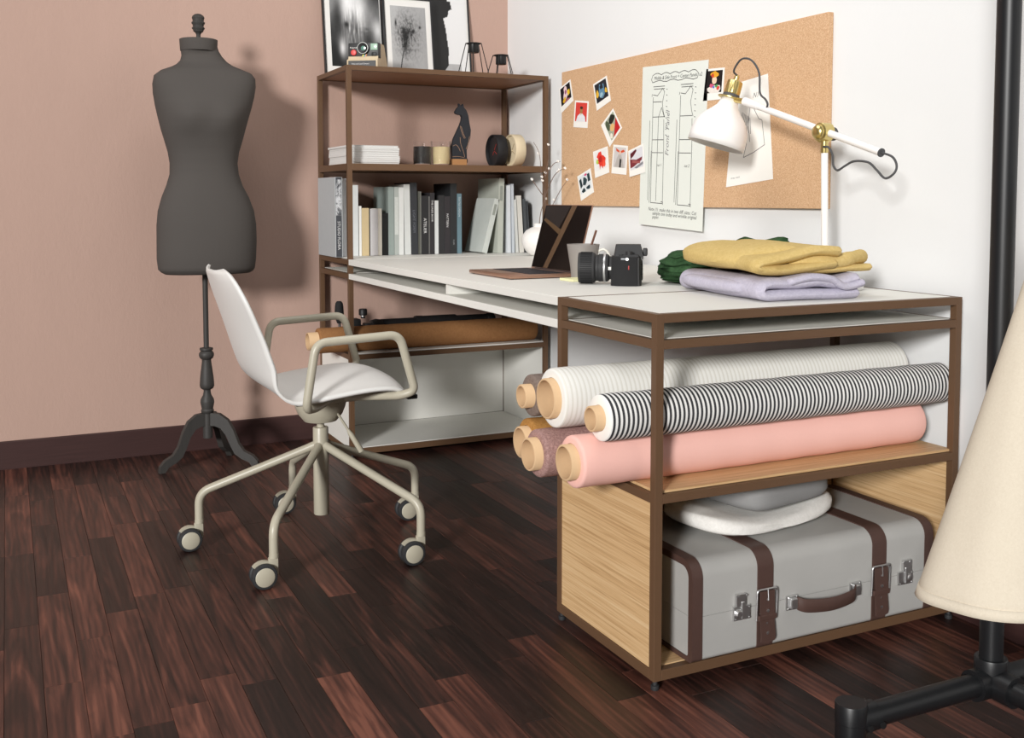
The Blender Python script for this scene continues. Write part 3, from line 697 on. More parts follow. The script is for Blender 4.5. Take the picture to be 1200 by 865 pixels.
# ------------------------------------------------------------------ pin board with prints and pattern sheets
cb = thing('cork_board', 'large frameless cork pin board on the white wall', 'pin board', (XW, 1.207, .946))
CXF = .8385                                           # front face of the cork
MB().box((CXF, .466, .9462), (XW - .0005, 1.9494, 1.4655), .0015).build('cork_sheet', CORK, cb)
def flat(name, pts, m, parent, x, t=.0008):
    """flat sheet on the board: pts (y, z), front face at x - t"""
    b = MB(); b.prism(pts, lambda p: (x, p[0], p[1]), lambda p: (x - t, p[0], p[1])); return b.build(name, m, parent)
def blend(c, s, t):
    """point inside the quad c = tl, tr, br, bl"""
    a = [c[0][i] + (c[1][i] - c[0][i]) * s for i in (0, 1)]; b = [c[3][i] + (c[2][i] - c[3][i]) * s for i in (0, 1)]
    return (a[0] + (b[0] - a[0]) * t, a[1] + (b[1] - a[1]) * t)
PMC = {}
def pcol(h):
    if h not in PMC: PMC[h] = mat('print_' + h, h, .4, 0, .4, .12, 140)
    return PMC[h]
def polaroid(c, label, patches, bg, lay=0):
    """instant print with white border; patches: (colour, [(s, t)...]) inside the picture"""
    cy = sum(p[0] for p in c) / 4; cz = sum(p[1] for p in c) / 4; x = CXF - .0006 - lay * .0012
    o = thing('instant_photo', label, 'photo', (x, cy, cz), 0, 'instant photos on the cork board')
    tag(flat('border', c, PAPER, o, x), 'white photo border')
    def q(s, t): return blend(c, .09 + .82 * s, .07 + .70 * t)
    b = MB(); ms = [pcol(bg)]; b.prism([q(0, 0), q(1, 0), q(1, 1), q(0, 1)], lambda p: (x - .0007, p[0], p[1]), lambda p: (x - .0011, p[0], p[1]))
    for i, (h, P) in enumerate(patches):
        m_ = pcol(h)
        if m_ not in ms: ms.append(m_)
        b.mi = ms.index(m_); d = .00115 + i * .00006
        b.face([b.b.verts.new((x - d, *q(s, t))) for s, t in P])
    b.build('picture', ms, o, recalc=False)
def blob(cx, cy, rx, ry, n=9, seed=0, j=.3):
    r = random.Random(seed); return [(min(1, max(0, cx + rx * math.cos(2 * math.pi * i / n) * (1 + r.uniform(-j, j)))), min(1, max(0, cy + ry * math.sin(2 * math.pi * i / n) * (1 + r.uniform(-j, j))))) for i in range(n)]
polaroid([(1.968, 1.404), (1.877, 1.431), (1.853, 1.348), (1.952, 1.306)], 'tilted instant photo on the top left corner of the cork board', [('e8cfd0', blob(.45, .45, .3, .4, seed=1)), ('1c1a20', blob(.2, .35, .14, .3, seed=2)), ('e9c22c', blob(.8, .55, .13, .2, seed=3)), ('dcae2c', blob(.35, .8, .16, .14, seed=4)), ('a4606a', blob(.6, .95, .25, .1, seed=5)), ('a0567c', blob(.52, .4, .1, .12, seed=6))], '17151a')
polaroid([(1.839, 1.348), (1.734, 1.336), (1.743, 1.237), (1.852, 1.247)], 'instant photo of a person in white on a red ground', [('e4e6ea', [(.1, 1), (.2, .72), (.42, .58), (.62, .58), (.85, .74), (.92, 1)]), ('a7784a', blob(.52, .42, .13, .18, seed=8, j=.1)), ('3d2a22', blob(.52, .27, .14, .08, seed=9, j=.1)), ('c9b050', [(.45, .6), (.55, .6), (.52, .66), (.48, .66)])], 'd8463e')
polaroid([(1.703, 1.395), (1.605, 1.417), (1.574, 1.325), (1.674, 1.296)], 'tilted instant photo in dark blue, black and yellow, highest of the middle ones', [('5f8aa6', blob(.5, .5, .26, .4, seed=11)), ('e6b53a', blob(.15, .55, .12, .2, seed=12)), ('e0b23c', blob(.88, .62, .1, .16, seed=13)), ('22262c', blob(.55, .28, .16, .14, seed=14)), ('9fc0cc', blob(.45, .7, .12, .14, seed=15))], '23262d')
polaroid([(1.559, 1.296), (1.497, 1.223), (1.581, 1.16), (1.643, 1.241)], 'steeply tilted instant photo with a red corner and green ground', [('c02327', [(.35, 0), (1, 0), (1, .75), (.8, .5), (.6, .28)]), ('e3b777', blob(.55, .55, .2, .2, seed=16)), ('23261f', blob(.2, .35, .2, .3, seed=17)), ('4f5a44', blob(.3, .85, .3, .16, seed=18)), ('efe6d6', blob(.82, .85, .14, .12, seed=19))], 'a8ae9a')
polaroid([(1.701, 1.147), (1.596, 1.163), (1.583, 1.068), (1.684, 1.05)], 'instant photo of a bright red splash on white', [('e23a2c', blob(.5, .48, .3, .44, n=15, seed=20, j=.45)), ('f0553c', blob(.75, .7, .14, .2, seed=21)), ('b7cf5a', blob(.2, .55, .08, .14, seed=22)), ('b92420', blob(.45, .45, .13, .2, seed=23))], 'ece9e6')
polaroid([(1.555, 1.167), (1.457, 1.158), (1.467, 1.057), (1.568, 1.065)], 'instant photo of a figure in grey under a red hat', [('d8532e', [(.15, .05), (.5, .2), (.8, .1), (.9, .2), (.55, .3), (.2, .2)]), ('b9b3ae', [(.1, 1), (.3, .5), (.45, .3), (.6, .35), (.75, .6), (.9, 1)]), ('1b1b1d', [(.52, .55), (.66, .6), (.64, 1), (.5, 1)]), ('e4c3ae', blob(.52, .28, .08, .1, seed=24, j=.1))], 'cfcac8')
polaroid([(1.451, 1.14), (1.352, 1.162), (1.34, 1.063), (1.441, 1.049)], 'instant photo of dark red shapes, overlapping the long pattern sheet', [('7d3038', [(0, .4), (.5, .55), (.95, .5), (.9, .66), (.3, .85), (0, .9)]), ('5e2129', [(.05, .12), (.5, .0), (.55, .1), (.3, .3), (.05, .4)]), ('a35a58', [(.2, .5), (.8, .72), (.75, .8), (.15, .62)]), ('8a8a90', [(.3, .92), (1, .75), (1, .88), (.5, 1)])], 'dcdce0', 2)
polaroid([(1.82, 1.058), (1.719, 1.087), (1.693, .998), (1.79, .965)], 'lowest instant photo, with dark teal shapes', [('203237', [(.0, .2), (.2, .15), (.25, .6), (.05, .7)]), ('25383d', [(.75, .1), (.95, .1), (.98, .55), (.75, .55)]), ('2f4247', blob(.5, .42, .2, .22, n=12, seed=30)), ('21343a', blob(.3, .9, .2, .12, seed=31)), ('2a3d44', blob(.75, .85, .18, .12, seed=32)), ('d63a78', blob(.62, .08, .12, .06, seed=33))], 'dfe4e6')
polaroid([(1.001, 1.374), (.908, 1.369), (.917, 1.275), (1.017, 1.277)], 'instant photo of a person in a flower headdress, beside the lamp head', [('e8cdb2', blob(.5, .42, .16, .2, seed=34, j=.1)), ('e2a32c', blob(.5, .16, .26, .13, n=13, seed=35)), ('c8452e', blob(.36, .22, .1, .08, seed=36)), ('e9e2da', blob(.5, .85, .4, .2, seed=37)), ('cf5a7a', blob(.35, .68, .14, .1, seed=38)), ('4f9a5a', blob(.66, .7, .1, .08, seed=39)), ('d84a3c', blob(.78, .8, .1, .1, seed=40)), ('5a78c0', blob(.5, .74, .07, .06, seed=41))], '141316')
def sheet(c, name, label, m, lay, cat='sheet'):
    cy = sum(p[0] for p in c) / 4; cz = sum(p[1] for p in c) / 4
    o = thing(name, label, cat, (CXF, cy, cz)); x = CXF - .0006 - lay * .0012
    flat('paper', c, m, o, x); return o, x - .0009, (lambda s, t: blend(c, s, t))
def strokes(o, x, q, lines, r, m, name):
    b = MB()
    for P in lines: 
        pts = [Vector((x, *q(*p))) for p in P]
        for a, c_ in zip(pts, pts[1:]):
            d = (c_ - a); 
            if d.length < 1e-6: continue
            n_ = Vector((0, -d.z, d.y)).normalized() * r; e_ = d.normalized() * r * .5
            b.quad(a - n_ - e_, c_ - n_ + e_, c_ + n_ + e_, a + n_ - e_)
    return b.build(name, m, o, recalc=False)
LC = [(1.364, 1.42), (.99, 1.402), (1.014, .87), (1.381, .886)]
o, x, q = sheet(LC, 'pattern_sheet', 'long pale green sewing pattern sheet with two skirt drawings and notes', PAPERG, 0)
LN = []
cl = []
for i in range(25): a = i / 24; cl.append((.17 + .66 * a, .060 - .012 * abs(math.sin(a * 15))))
cl += [(.865, .07), (.86, .085)] + [(.85 - .68 * i / 12, .098 + .006 * math.sin(i * 1.7)) for i in range(13)] + [(.15, .085), (.17, .060)]
LN.append(cl)
for ox, dart in ((.0, 1), (.43, 0)):
    L, Rr = .185 + ox, .365 + ox
    LN += [[(L, .195), (L, .855)], [(L - .01, .53), (L - .025, .855)], [(L, .855), (Rr + .01, .855)], [(Rr, .335), (Rr + .01, .5), (Rr + .015, .855)],
           [(L, .18), (L + .07, .187), (L + .15, .143)], [(L + .01, .145), (Rr, .145)], [(L, .13), (Rr, .13)], [(L + .15, .143), (Rr, .165), (Rr - .03, .235), (Rr - .01, .29), (Rr + .012, .32)],
           [(L, .318), (Rr, .318)], [(L, .46), (Rr, .46)], [(L, .54), (Rr, .54)], [(L - .045, .34), (L - .05, .84)]]
    if dart: LN += [[(Rr - .04, .26), (Rr - .085, .318), (Rr - .09, .54), (Rr - .095, .84)], [(Rr - .04, .26), (Rr + .005, .32)], [(L, .225), (Rr - .04, .225)]]
    for k in range(9): LN.append([(Rr + .03, .15 + .035 * k), (Rr + .045, .152 + .035 * k)])
    LN.append([(Rr - .012, .845), (Rr + .018, .845), (Rr + .018, .862)]); LN.append([(L - .015, .175), (L - .02, .19)])
strokes(o, x, q, LN, .0011, INK, 'pattern_drawing')
rnd2 = random.Random(4)
uL = Vector((0, LC[1][0] - LC[0][0], LC[1][1] - LC[0][1])); vL = Vector((0, LC[0][0] - LC[3][0], LC[0][1] - LC[3][1]))
def write(o, x, q, s_, t_, txt, size, m, u=uL, v=vL, name='handwriting', shear=.25):
    p = q(s_, t_); text(txt, name, size, m, frame_M((x - .0002, p[0], p[1]), u, v), o, shear=shear)
write(o, x, q, .19, .088, 'Middle & Side Front + Center Panels  x2', .0165, INK)
write(o, x, q, .27, .625, 'cut 1', .014, INK); write(o, x, q, .70, .625, 'cut 2', .014, INK)
write(o, x, q, .15, .905, 'Note (1)  make this in two diff. sizes. Cut', .0165, INK); write(o, x, q, .22, .93, 'sample one today and wrinkle original', .0165, INK); write(o, x, q, .22, .953, 'paper.', .0165, INK)
write(o, x, q, .455, .56, 'Front  Panel', .03, PENCIL, vL, -uL, 'side_note')
SCn = [(.855, 1.315), (.707, 1.329), (.678, 1.029), (.895, 1.008)]
o, x, q = sheet(SCn, 'sketch_sheet', 'white sheet with a dress sketch hanging behind the lamp arm', PAPER, 0)
LN = [[(.5, .22), (.6, .3), (.72, .4), (.8, .42)], [(.5, .22), (.46, .36), (.40, .5), (.42, .62), (.36, .74)], [(.36, .74), (.6, .71), (.85, .66)], [(.8, .42), (.85, .66)], [(.46, .45), (.5, .6)]]
for k in range(8): LN.append([(.28 + k * .03, .3 + k * .01), (.2 + k * .045, .42 + k * .015)])
strokes(o, x, q, LN, .0011, PENCIL, 'dress_sketch')
uS = Vector((0, SCn[1][0] - SCn[0][0], SCn[1][1] - SCn[0][1])); vS = Vector((0, SCn[0][0] - SCn[3][0], SCn[0][1] - SCn[3][1]))
write(o, x, q, .55, .19, 'N1', .022, PENCIL, uS, vS); write(o, x, q, .1, .93, 'Dress sketch', .008, PENCIL, uS, vS, 'small_print', 0)

# ------------------------------------------------------------------ desk lamp
LX, LY = .70, .305; zt = H + .0004
la = thing('desk_lamp', 'white desk lamp with brass joints, standing at the wall end of the low unit', 'lamp', (LX, LY, zt))
b = MB(); b.lathe([(.088, 0), (.0895, .0015), (.0895, .018), (.087, .022), (.08, .0245), (.014, .0255), (.014, .032), (.0105, .034)], (LX, LY, zt), n=48); b.build('base', LACQ, la, 35)
b = MB(); b.cyl((LX, LY + .004, zt + .02), (LX, .318, 1.092), .0085, 18); b.build('post', LACQ, la, 40)
JY, JZ = .3215, 1.1375; ja = Vector((0, .516, .161)).normalized(); jp = Vector((0, -ja.z, ja.y))   # along and across the arm
b = MB(); b.lathe([(.0092, 0), (.0095, .001), (.0095, .03), (.0075, .031), (.0075, .04)], (LX, .3185, 1.086), n=20); b.box((LX - .012, JY - .010, 1.112), (LX + .012, JY + .010, 1.132), .003)
b.lathe([(.020, -.016), (.0235, -.014), (.0235, .014), (.020, .016)], (LX, JY, JZ), (1, 0, 0), 28)
b.lathe([(.019, 0), (.019, .006), (.015, .012), (.007, .015), (.001, .0155)], (LX - .014, JY, JZ), (-1, 0, 0), 24)
b.build('brass_joint', BRASS, la, 40)
b = MB(); b.lathe([(.015, 0), (.017, .002), (.017, .012), (.014, .014)], (LX + .016, JY - .004, JZ - .004), (1, 0, 0), 18); b.build('joint_knob', CORD, la, 40)
A0 = Vector((LX, .131, 1.080)); A1 = Vector((LX, .645, 1.2425))
b = MB(); b.cyl(A0, A1 - ja * .03, .0088, 18); b.cyl(A1 - ja * .075, A1 - ja * .012, .0105, 18, .0118); b.build('arm', LACQ, la, 40)
b = MB(); b.lathe([(.0105, 0), (.0105, .003)], A0 - ja * .003, ja, 16); b.build('arm_end_cap', CORD, la, 40)
fc = A1 + ja * .056 + Vector((0, 0, -.006))                                    # centre of the flange
ax_ = Vector((-.26, .128, -.957)).normalized()                                              # shade axis, downwards
b = MB(); b.lathe([(.034, 0), (.0352, .0008), (.0352, .0032), (.034, .004)], fc - ax_ * .002, ax_, 36)
b.cyl(A1 - ja * .02, fc - ja * .02, .0075, 14); b.build('flange', BRASS, la, 40)
b = MB(); pr = []
b.lathe([(.0225, 0), (.0235, .002), (.0235, .008), (.0225, .009)], fc - ax_ * .012, ax_, 28); b.build('collar', CORD, la, 40)
b = MB(); N_ = 40; rr = []
for h, r in ((.012, .022), (.014, .0232), (.046, .0218), (.049, .020), (.0495, .011)):
    rg = b.ring(fc - ax_ * h, ax_, r, N_)
    if .013 < h < .052:
        for i, v in enumerate(rg):
            if i % 4 in (0, 1): v.co += (fc - ax_ * h - v.co) * .07
    rr.append(rg)
for a, c_ in zip(rr, rr[1:]): b.bridge(a, c_)
b.face(rr[-1]); b.lathe([(.0075, 0), (.0075, .012), (.005, .016)], fc - ax_ * .0495, -ax_, 16); b.build('socket', BRASS, la, 30)
b = MB()
b.lathe([(.023, .0005), (.0255, .015), (.030, .026), (.042, .040), (.056, .054), (.067, .068), (.074, .084), (.0775, .10), (.0785, .12), (.0785, .138)], fc, ax_, 56, (False, False))
b.build('shade', LACQ, la, 'all', solid=.0022)
b = MB(); b.lathe([(.012, .012), (.012, .03), (.022, .055), (.024, .068), (.018, .086), (.008, .093), (.001, .094)], fc, ax_, 20); b.build('bulb', mat('opal_glass', 'f2f0ea', .3), la, True)
def yz(P, x=LX): return [(x + d, y, z) for y, z, d in P]
st_ = fc - ax_ * .065
b = MB(); b.tube(bez([st_, (LX, .684, 1.328), (LX - .005, .645, 1.354), (LX - .01, .595, 1.345), (LX - .012, .560, 1.308), (LX - .012, .555, 1.255), (LX - .01, .535, 1.236), (LX - .008, .528, 1.222), (LX, .5445, 1.2095)], 6), .0028, 8)
b.build('cable', CORD, la, True)
b = MB(); b.tube(bez([(LX - .008, .312, 1.101), (LX - .012, .290, 1.098), (LX - .012, .276, 1.078), (LX - .012, .273, 1.054), (LX - .012, .258, 1.042), (LX - .012, .233, 1.052), (LX - .012, .203, 1.062), (LX - .012, .158, 1.058), (LX - .012, .131, 1.04), (LX - .012, .104, 1.020), (LX - .01, .079, 1.031), (LX - .006, .076, 1.049), (LX - .003, .093, 1.069), A0], 6), .0028, 8)
b.build('cable', CORD, la, True)

# ------------------------------------------------------------------ things on the desk
H0 = H + .0006
def rot2(c, rz): 
    M = Matrix.Translation((c[0], c[1], 0)) @ Matrix.Rotation(rz, 4, 'Z'); return M
# laptop
COPPER = mat('rose_gold_aluminium', 'a98470', .35, .6, .5, .02, 60)
KEYS = mat('black_keys', '26242a', .55); SCREEN = mat('glossy_black_screen', '0a0808', .12, 0, .25, .02, 5)
lp = thing('laptop', 'open rose gold laptop with a dark glossy screen', 'laptop', (.222, 1.048, H0))
lx0, lx1, ly0, ly1 = .117, .325, .905, 1.192
MB().box((lx0, ly0, H0 + .0015), (lx1, ly1, H0 + .0115), .003).build('base', COPPER, lp, 40)
b = MB()
for fx in (.13, .31):
    for fy in (.92, 1.175): b.cyl((fx, fy, H0 - .0002), (fx, fy, H0 + .002), .006, 10)
b.build('rubber_feet', RUBBER, lp)
b = MB(); b.box((.186, .925, H0 + .0113), (.303, 1.172, H0 + .0118))
for i in range(6):
    for j in range(14):
        X = .189 + i * .0188; Y = .9275 + j * .01745; b.box((X, Y, H0 + .0117), (X + .016, Y + .0148, H0 + .0126))
tag(b.build('keyboard', KEYS, lp), 'black keyboard')
MB().box((.130, 1.0, H0 + .0114), (.180, 1.1, H0 + .0118)).build('touchpad', mat('touchpad_metal', 'aa8068', .3, .6), lp)
tilt = R(15); hx = .3265; hz = H0 + .0085; sh = .203
dv = Vector((math.sin(tilt), 0, math.cos(tilt))); nv = Vector((-math.cos(tilt), 0, math.sin(tilt)))
Mx = Matrix(((0, dv.x, nv.x, hx), (1, 0, 0, ly0), (0, dv.z, nv.z, hz), (0, 0, 0, 1)))
b = MB(); b.box((0, 0, -.003), (ly1 - ly0, sh, .0012), .0012, Mx); lid = b.build('lid', COPPER, lp, 40)
b = MB(); b.box((.0025, .006, .0012), (ly1 - ly0 - .0025, sh - .0025, .0017), 0, Mx); scr = tag(b.build('screen', SCREEN, lid), 'dark glossy screen')
def sp(s_, t_): return Mx @ Vector(((1 - s_) * (ly1 - ly0), sh * (1 - t_), 0))
SCR_REFL = [('262424', [(.02, .02), (.56, .02), (.40, .40), (.06, .27)]), ('5d4836', [(.59, .012), (.70, .012), (.37, .965), (.27, .965)]), ('57432f', [(.035, .24), (.075, .21), (.475, .38), (.44, .45)])]  # painted reflection: brown bands and a grey area on the dark screen
for i_, (h_, P_) in enumerate(SCR_REFL):
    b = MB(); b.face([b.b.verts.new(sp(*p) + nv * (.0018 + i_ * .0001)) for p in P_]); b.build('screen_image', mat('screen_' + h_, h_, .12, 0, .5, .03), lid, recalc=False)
MB().cyl((hx, ly0 + .03, hz), (hx, ly1 - .03, hz), .0055, 12).build('hinge', KEYS, lp, True)
# mug, pencils, notes
MUGM = mat('grey_ceramic', '8f8984', .6, 0, .35, .03, 90); mx_, my_ = .318, .852
mu = thing('mug', 'matt grey ceramic mug between the laptop and the black camera', 'mug', (mx_, my_, H0))
b = MB(); b.lathe([(.030, 0), (.0335, .002), (.0355, .03), (.0455, .094), (.0455, .0965), (.0425, .0965), (.033, .03), (.031, .006), (.001, .005)], (mx_, my_, H0), n=40, cap=(True, False)); b.build('body', MUGM, mu, 50)
ha = Vector((.80, -.60, 0)); b = MB()
b.tube(bez([Vector((mx_, my_, H0 + .076)) + ha * .040, Vector((mx_, my_, H0 + .082)) + ha * .058, Vector((mx_, my_, H0 + .066)) + ha * .072, Vector((mx_, my_, H0 + .045)) + ha * .066, Vector((mx_, my_, H0 + .032)) + ha * .036], 6), .0036, 10)
tag(b.build('handle', mat('pale_glaze', 'd9d6cc', .4), mu, True), 'pale mug handle')
pe = thing('pencil', 'brown pencil standing in the grey mug', 'pencil', (mx_ + .015, my_ - .01, H0))
b = MB(); b.cyl((mx_ + .004, my_ + .016, H0 + .007), (mx_ + .030, my_ - .020, H0 + .135), .0036, 6); b.build('shaft', mat('brown_pencil', '6e4a3a', .5), pe)
no = thing('sticky_notes', 'pad of pale yellow sticky notes under the camera lens', 'note pad', (.262, .79, H0))
b = MB(); b.box((-.033, -.036, 0), (.033, .036, .0062), .0004, rot2((.270, .802), R(2)) @ Matrix.Translation((0, 0, H0))); b.build('pad', mat('pale_yellow_paper', 'e4e2b4', .8, 0, .2, .02, 200), no)
# camera: x axis of its own frame = viewing direction of the lens
CA = mat('black_camera_body', '2c2c2d', .6, 0, .4, .12, 500, .2, .0003); CG = mat('black_camera_rubber', '242425', .8, 0, .25, .2, 700, .5, .0004)
cang = R(146); ccx, ccy = .338, .640
dc = thing('digital_camera', 'black digital SLR camera with a big lens on the desk', 'camera', (ccx, ccy, H0), cang)
cm = WM[dc.name] if False else None
def cbuild(b, nm, m, sm=40, p=None): return b.build(nm, m, p or dc, sm, world=False)
b = MB(); b.prism([(-.030, -.062), (.026, -.066), (.030, -.05), (.030, .066), (-.026, .068), (-.032, .05)], lambda p: (p[0], p[1], 0), lambda p: (p[0] * .97, p[1], .072)); b.prism([(-.026, -.060), (.022, -.062), (.026, -.03), (.026, .062), (-.026, .062)], lambda p: (p[0], p[1], .0719), lambda p: (p[0] * .85, p[1] * .93, .079))
b.prism([(-.036, -.032), (.038, -.028), (.042, 0), (.038, .028), (-.036, .032)], lambda p: (p[0], p[1], .073), lambda p: (p[0] * .82 + .002, p[1] * .6, .104)); cbuild(b, 'body', CA)
b = MB(); b.prism([(-.022, .040), (-.028, .058), (-.022, .071), (.0, .074), (.030, .074), (.046, .064), (.047, .046), (.036, .040)], lambda p: (p[0], p[1], .001), lambda p: (p[0] * .94, p[1], .074)); gr = cbuild(b, 'grip', CG)
b = MB(); b.box((-.0012, .0738, .042), (.0012, .0744, .052), .0005); cbuild(b, 'red_mark', mat('red_mark', 'b03a34', .5))
b = MB(); b.box((.002, .0735, .0665), (.020, .0746, .0715), .0004); cbuild(b, 'logo_plate', mat('grey_logo_plate', '7d8084', .4))
b = MB(); b.lathe([(.031, .028), (.033, .030), (.033, .046), (.030, .047), (.030, .052), (.0355, .056), (.0365, .060), (.0365, .080), (.0345, .082), (.0345, .088), (.0395, .092), (.0405, .096), (.0405, .130), (.039, .134), (.0375, .134), (.034, .122), (.020, .120)], (0, -.004, .0415), (1, 0, 0), 40)
ln = cbuild(b, 'lens', CA, 30)
b = MB()
for k in range(44):
    a = 2 * math.pi * k / 44; ca, sa = math.cos(a), math.sin(a)
    b.box((.0975, -.0011, .0400), (.128, .0011, .0417), 0, Matrix.Translation((0, -.004, .0415)) @ Matrix.Rotation(a, 4, 'X'))
cbuild(b, 'grip_ring', CG, False, ln)
b = MB(); b.lathe([(.0368, .0625), (.0375, .064), (.0375, .0665), (.0368, .068)], (0, -.004, .0415), (1, 0, 0), 40, (False, False)); cbuild(b, 'silver_ring', CHROME, 40, ln)
b = MB(); b.lathe([(.001, .121), (.018, .1225), (.033, .121)], (0, -.004, .0415), (1, 0, 0), 32, (False, False)); cbuild(b, 'front_glass', mat('lens_glass', '0b0c10', .04, 0, .8), True, ln)
b = MB(); b.box((.047, .0285, .038), (.0545, .0325, .046), 0); cbuild(b, 'lens_mark', PAPER, False, ln)
b = MB(); b.box((-.0345, -.046, .012), (-.030, .030, .062), .001); tag(cbuild(b, 'rear_screen', SCREEN, False), 'black rear screen')
for yy, zz in ((.044, .060), (.044, .048), (.044, .036), (.044, .024), (-.055, .066)):
    b = MB(); b.lathe([(.0038, 0), (.0038, .003), (.003, .0034)], (-.0305, yy, zz), (-1, 0, 0), 10); cbuild(b, 'button', CG)
for P_, c3 in (([(.009, 0), (.009, .009), (.008, .010)], (0, .048, .078)), ([(.010, 0), (.010, .009), (.009, .010)], (-.004, -.046, .078)), ([(.005, 0), (.005, .006)], (.02, .055, .074))):
    b = MB(); b.lathe(P_, c3, n=18); cbuild(b, 'dial', CA)
b = MB(); b.box((-.046, -.016, .074), (-.034, .016, .094), .003); cbuild(b, 'viewfinder', RUBBER)
b = MB()
for s_ in (-1, 1): b.lathe([(.004, 0), (.004, .004)], (.004, s_ * .0735, .069), (0, s_, 0), 10)
cbuild(b, 'strap_lug', CHROME)
# vase with blossom twigs
VM = mat('rough_white_stoneware', 'e6e3df', .9, 0, .2, .06, 60, .6, .003); vx, vy = .748, 1.965
va = thing('vase', 'round rough white vase behind the laptop', 'vase', (vx, vy, H0))
b = MB(); b.lathe([(.028, 0), (.034, .002), (.052, .018), (.066, .042), (.069, .062), (.064, .083), (.050, .100), (.032, .110), (.022, .113), (.020, .119), (.024, .126), (.021, .126), (.017, .118), (.016, .10)], (vx, vy, H0), n=40, cap=(True, True)); b.build('body', VM, va, 50)
tw = thing('blossom_twigs', 'thin brown twigs with white blossoms standing in the white vase', 'twigs', (vx, vy, H0 + .1))
TWM = mat('twig_bark', '6f5a50', .8); BLO = mat('white_petals', 'f4f1ec', .7)
rt = random.Random(5); V0 = Vector((vx, vy, H0 + .105))
paths = [[(0, 0, 0), (-.004, -.02, .06), (.012, -.03, .13), (.006, -.035, .2), (.02, -.04, .27), (.018, -.05, .33)], [(0, 0, 0), (.01, -.03, .05), (.0, -.05, .12), (-.02, -.06, .20), (-.025, -.05, .29), (-.05, -.05, .335)],
         [(.002, 0, 0), (.02, -.06, .08), (.03, -.12, .15), (.035, -.17, .19)], [(.012, -.03, .13), (.02, -.08, .2), (.022, -.13, .225), (.02, -.17, .228)], [(-.0, -.05, .12), (-.03, -.03, .17), (-.045, -.02, .2)], [(.006, -.035, .2), (.03, -.06, .25), (.045, -.09, .26)]]
for P in paths:
    b = MB(); pts = bez([V0 + Vector(p) for p in P], 5); b.tube(pts, .0016, 6, rad=[.0019 - .0011 * i / len(pts) for i in range(len(pts))]); twg = b.build('twig', TWM, tw, True)
    for k in range(3):
        i = rt.randrange(len(pts) // 3, len(pts)); c = pts[i] + Vector((rt.uniform(-.004, .004), rt.uniform(-.004, .004), rt.uniform(0, .004))); b = MB()
        for j in range(5):
            a = 2 * math.pi * j / 5 + k; dd = Vector((math.cos(a), math.sin(a) * .5, math.sin(a) * .8)).normalized(); sdv = Vector((-math.sin(a), .4, math.cos(a))).normalized()
            r_b = .0062; b.face([b.b.verts.new(p) for p in (c, c + dd * r_b * .6 + sdv * r_b * .45, c + dd * r_b + Vector((0, -.001, .002)), c + dd * r_b * .6 - sdv * r_b * .45)])
        b.build('blossom', BLO, twg, True, recalc=False, solid=.0008)

# ------------------------------------------------------------------ books at desk height in the tall unit
ZB = .7512
def book(x, w, hgt, dep, color, label, yf=2.13, lean=0., pages='e6e2d6', txt=None, tcol='d8d8d8', tsize=None, tpos=.25, yrot=0, spine=None, stand=False):
    """book standing on the shelf: x left edge of the spine, w thickness, lean in degrees about y"""
    o = thing('book', label, 'book', (x + w / 2, yf + dep / 2, ZB), 0, 'books on the desk height shelf')
    cv = mat('cover_' + color, color, .55, 0, .35, .05, 60); pg = mat('pages_' + pages, pages, .85, 0, .2, .06, 250, .2, .0003, (1, 1, 1))
    pv = Vector((x + w, yf, ZB)) if lean >= 0 else Vector((x, yf, ZB))
    M = Matrix.Translation(pv) @ Matrix.Rotation(R(lean), 4, 'Y') @ Matrix.Translation(-pv)
    th = min(.0022, w * .22)
    b = MB(); b.box((x, yf, ZB), (x + th, yf + dep, ZB + hgt), 0, M); b.box((x + w - th, yf, ZB), (x + w, yf + dep, ZB + hgt), 0, M); b.box((x + th, yf, ZB), (x + w - th, yf + th, ZB + hgt), 0, M)
    b.build('cover', cv, o)
    b = MB(); b.box((x + th, yf + th, ZB + .003), (x + w - th, yf + dep - .004, ZB + hgt - .003), 0, M); tag(b.build('page_block', pg, o), 'pale page block')
    if spine:
        b = MB(); b.box((x + w * .1, yf - .0004, ZB + hgt * spine[1]), (x + w * .9, yf + .0002, ZB + hgt * spine[2]), 0, M); b.build('spine_label', pcol(spine[0]), o)
    if label.startswith('thick pale grey'):
        b = MB(); b.box((x + w * .12, yf - .0007, ZB + hgt * .52), (x + w * .88, yf - .0003, ZB + hgt * .97), 0, M); b.build('marbled_print', mat_photo('marble_print', [(.4, '45474c'), (.55, 'c9cbce')], (40, 40, 22), 1.0, 2.5, 2.2), o)
    if txt:
        sz = tsize or w * .55
        tM = M @ frame_M((x + w * .5 - sz * .34, yf - .0005, ZB + hgt * tpos), (0, 0, 1), (-1, 0, 0)) if False else M @ frame_M((x + w * .5 - sz * .34, yf - .0006, ZB + hgt * tpos + 0), (0, 0, -1), (1, 0, 0))
        text(txt, 'spine_lettering', sz, pcol(tcol), Matrix.Translation((0, -.0006, 0)) @ tM, o, sx=1.0)
    return o
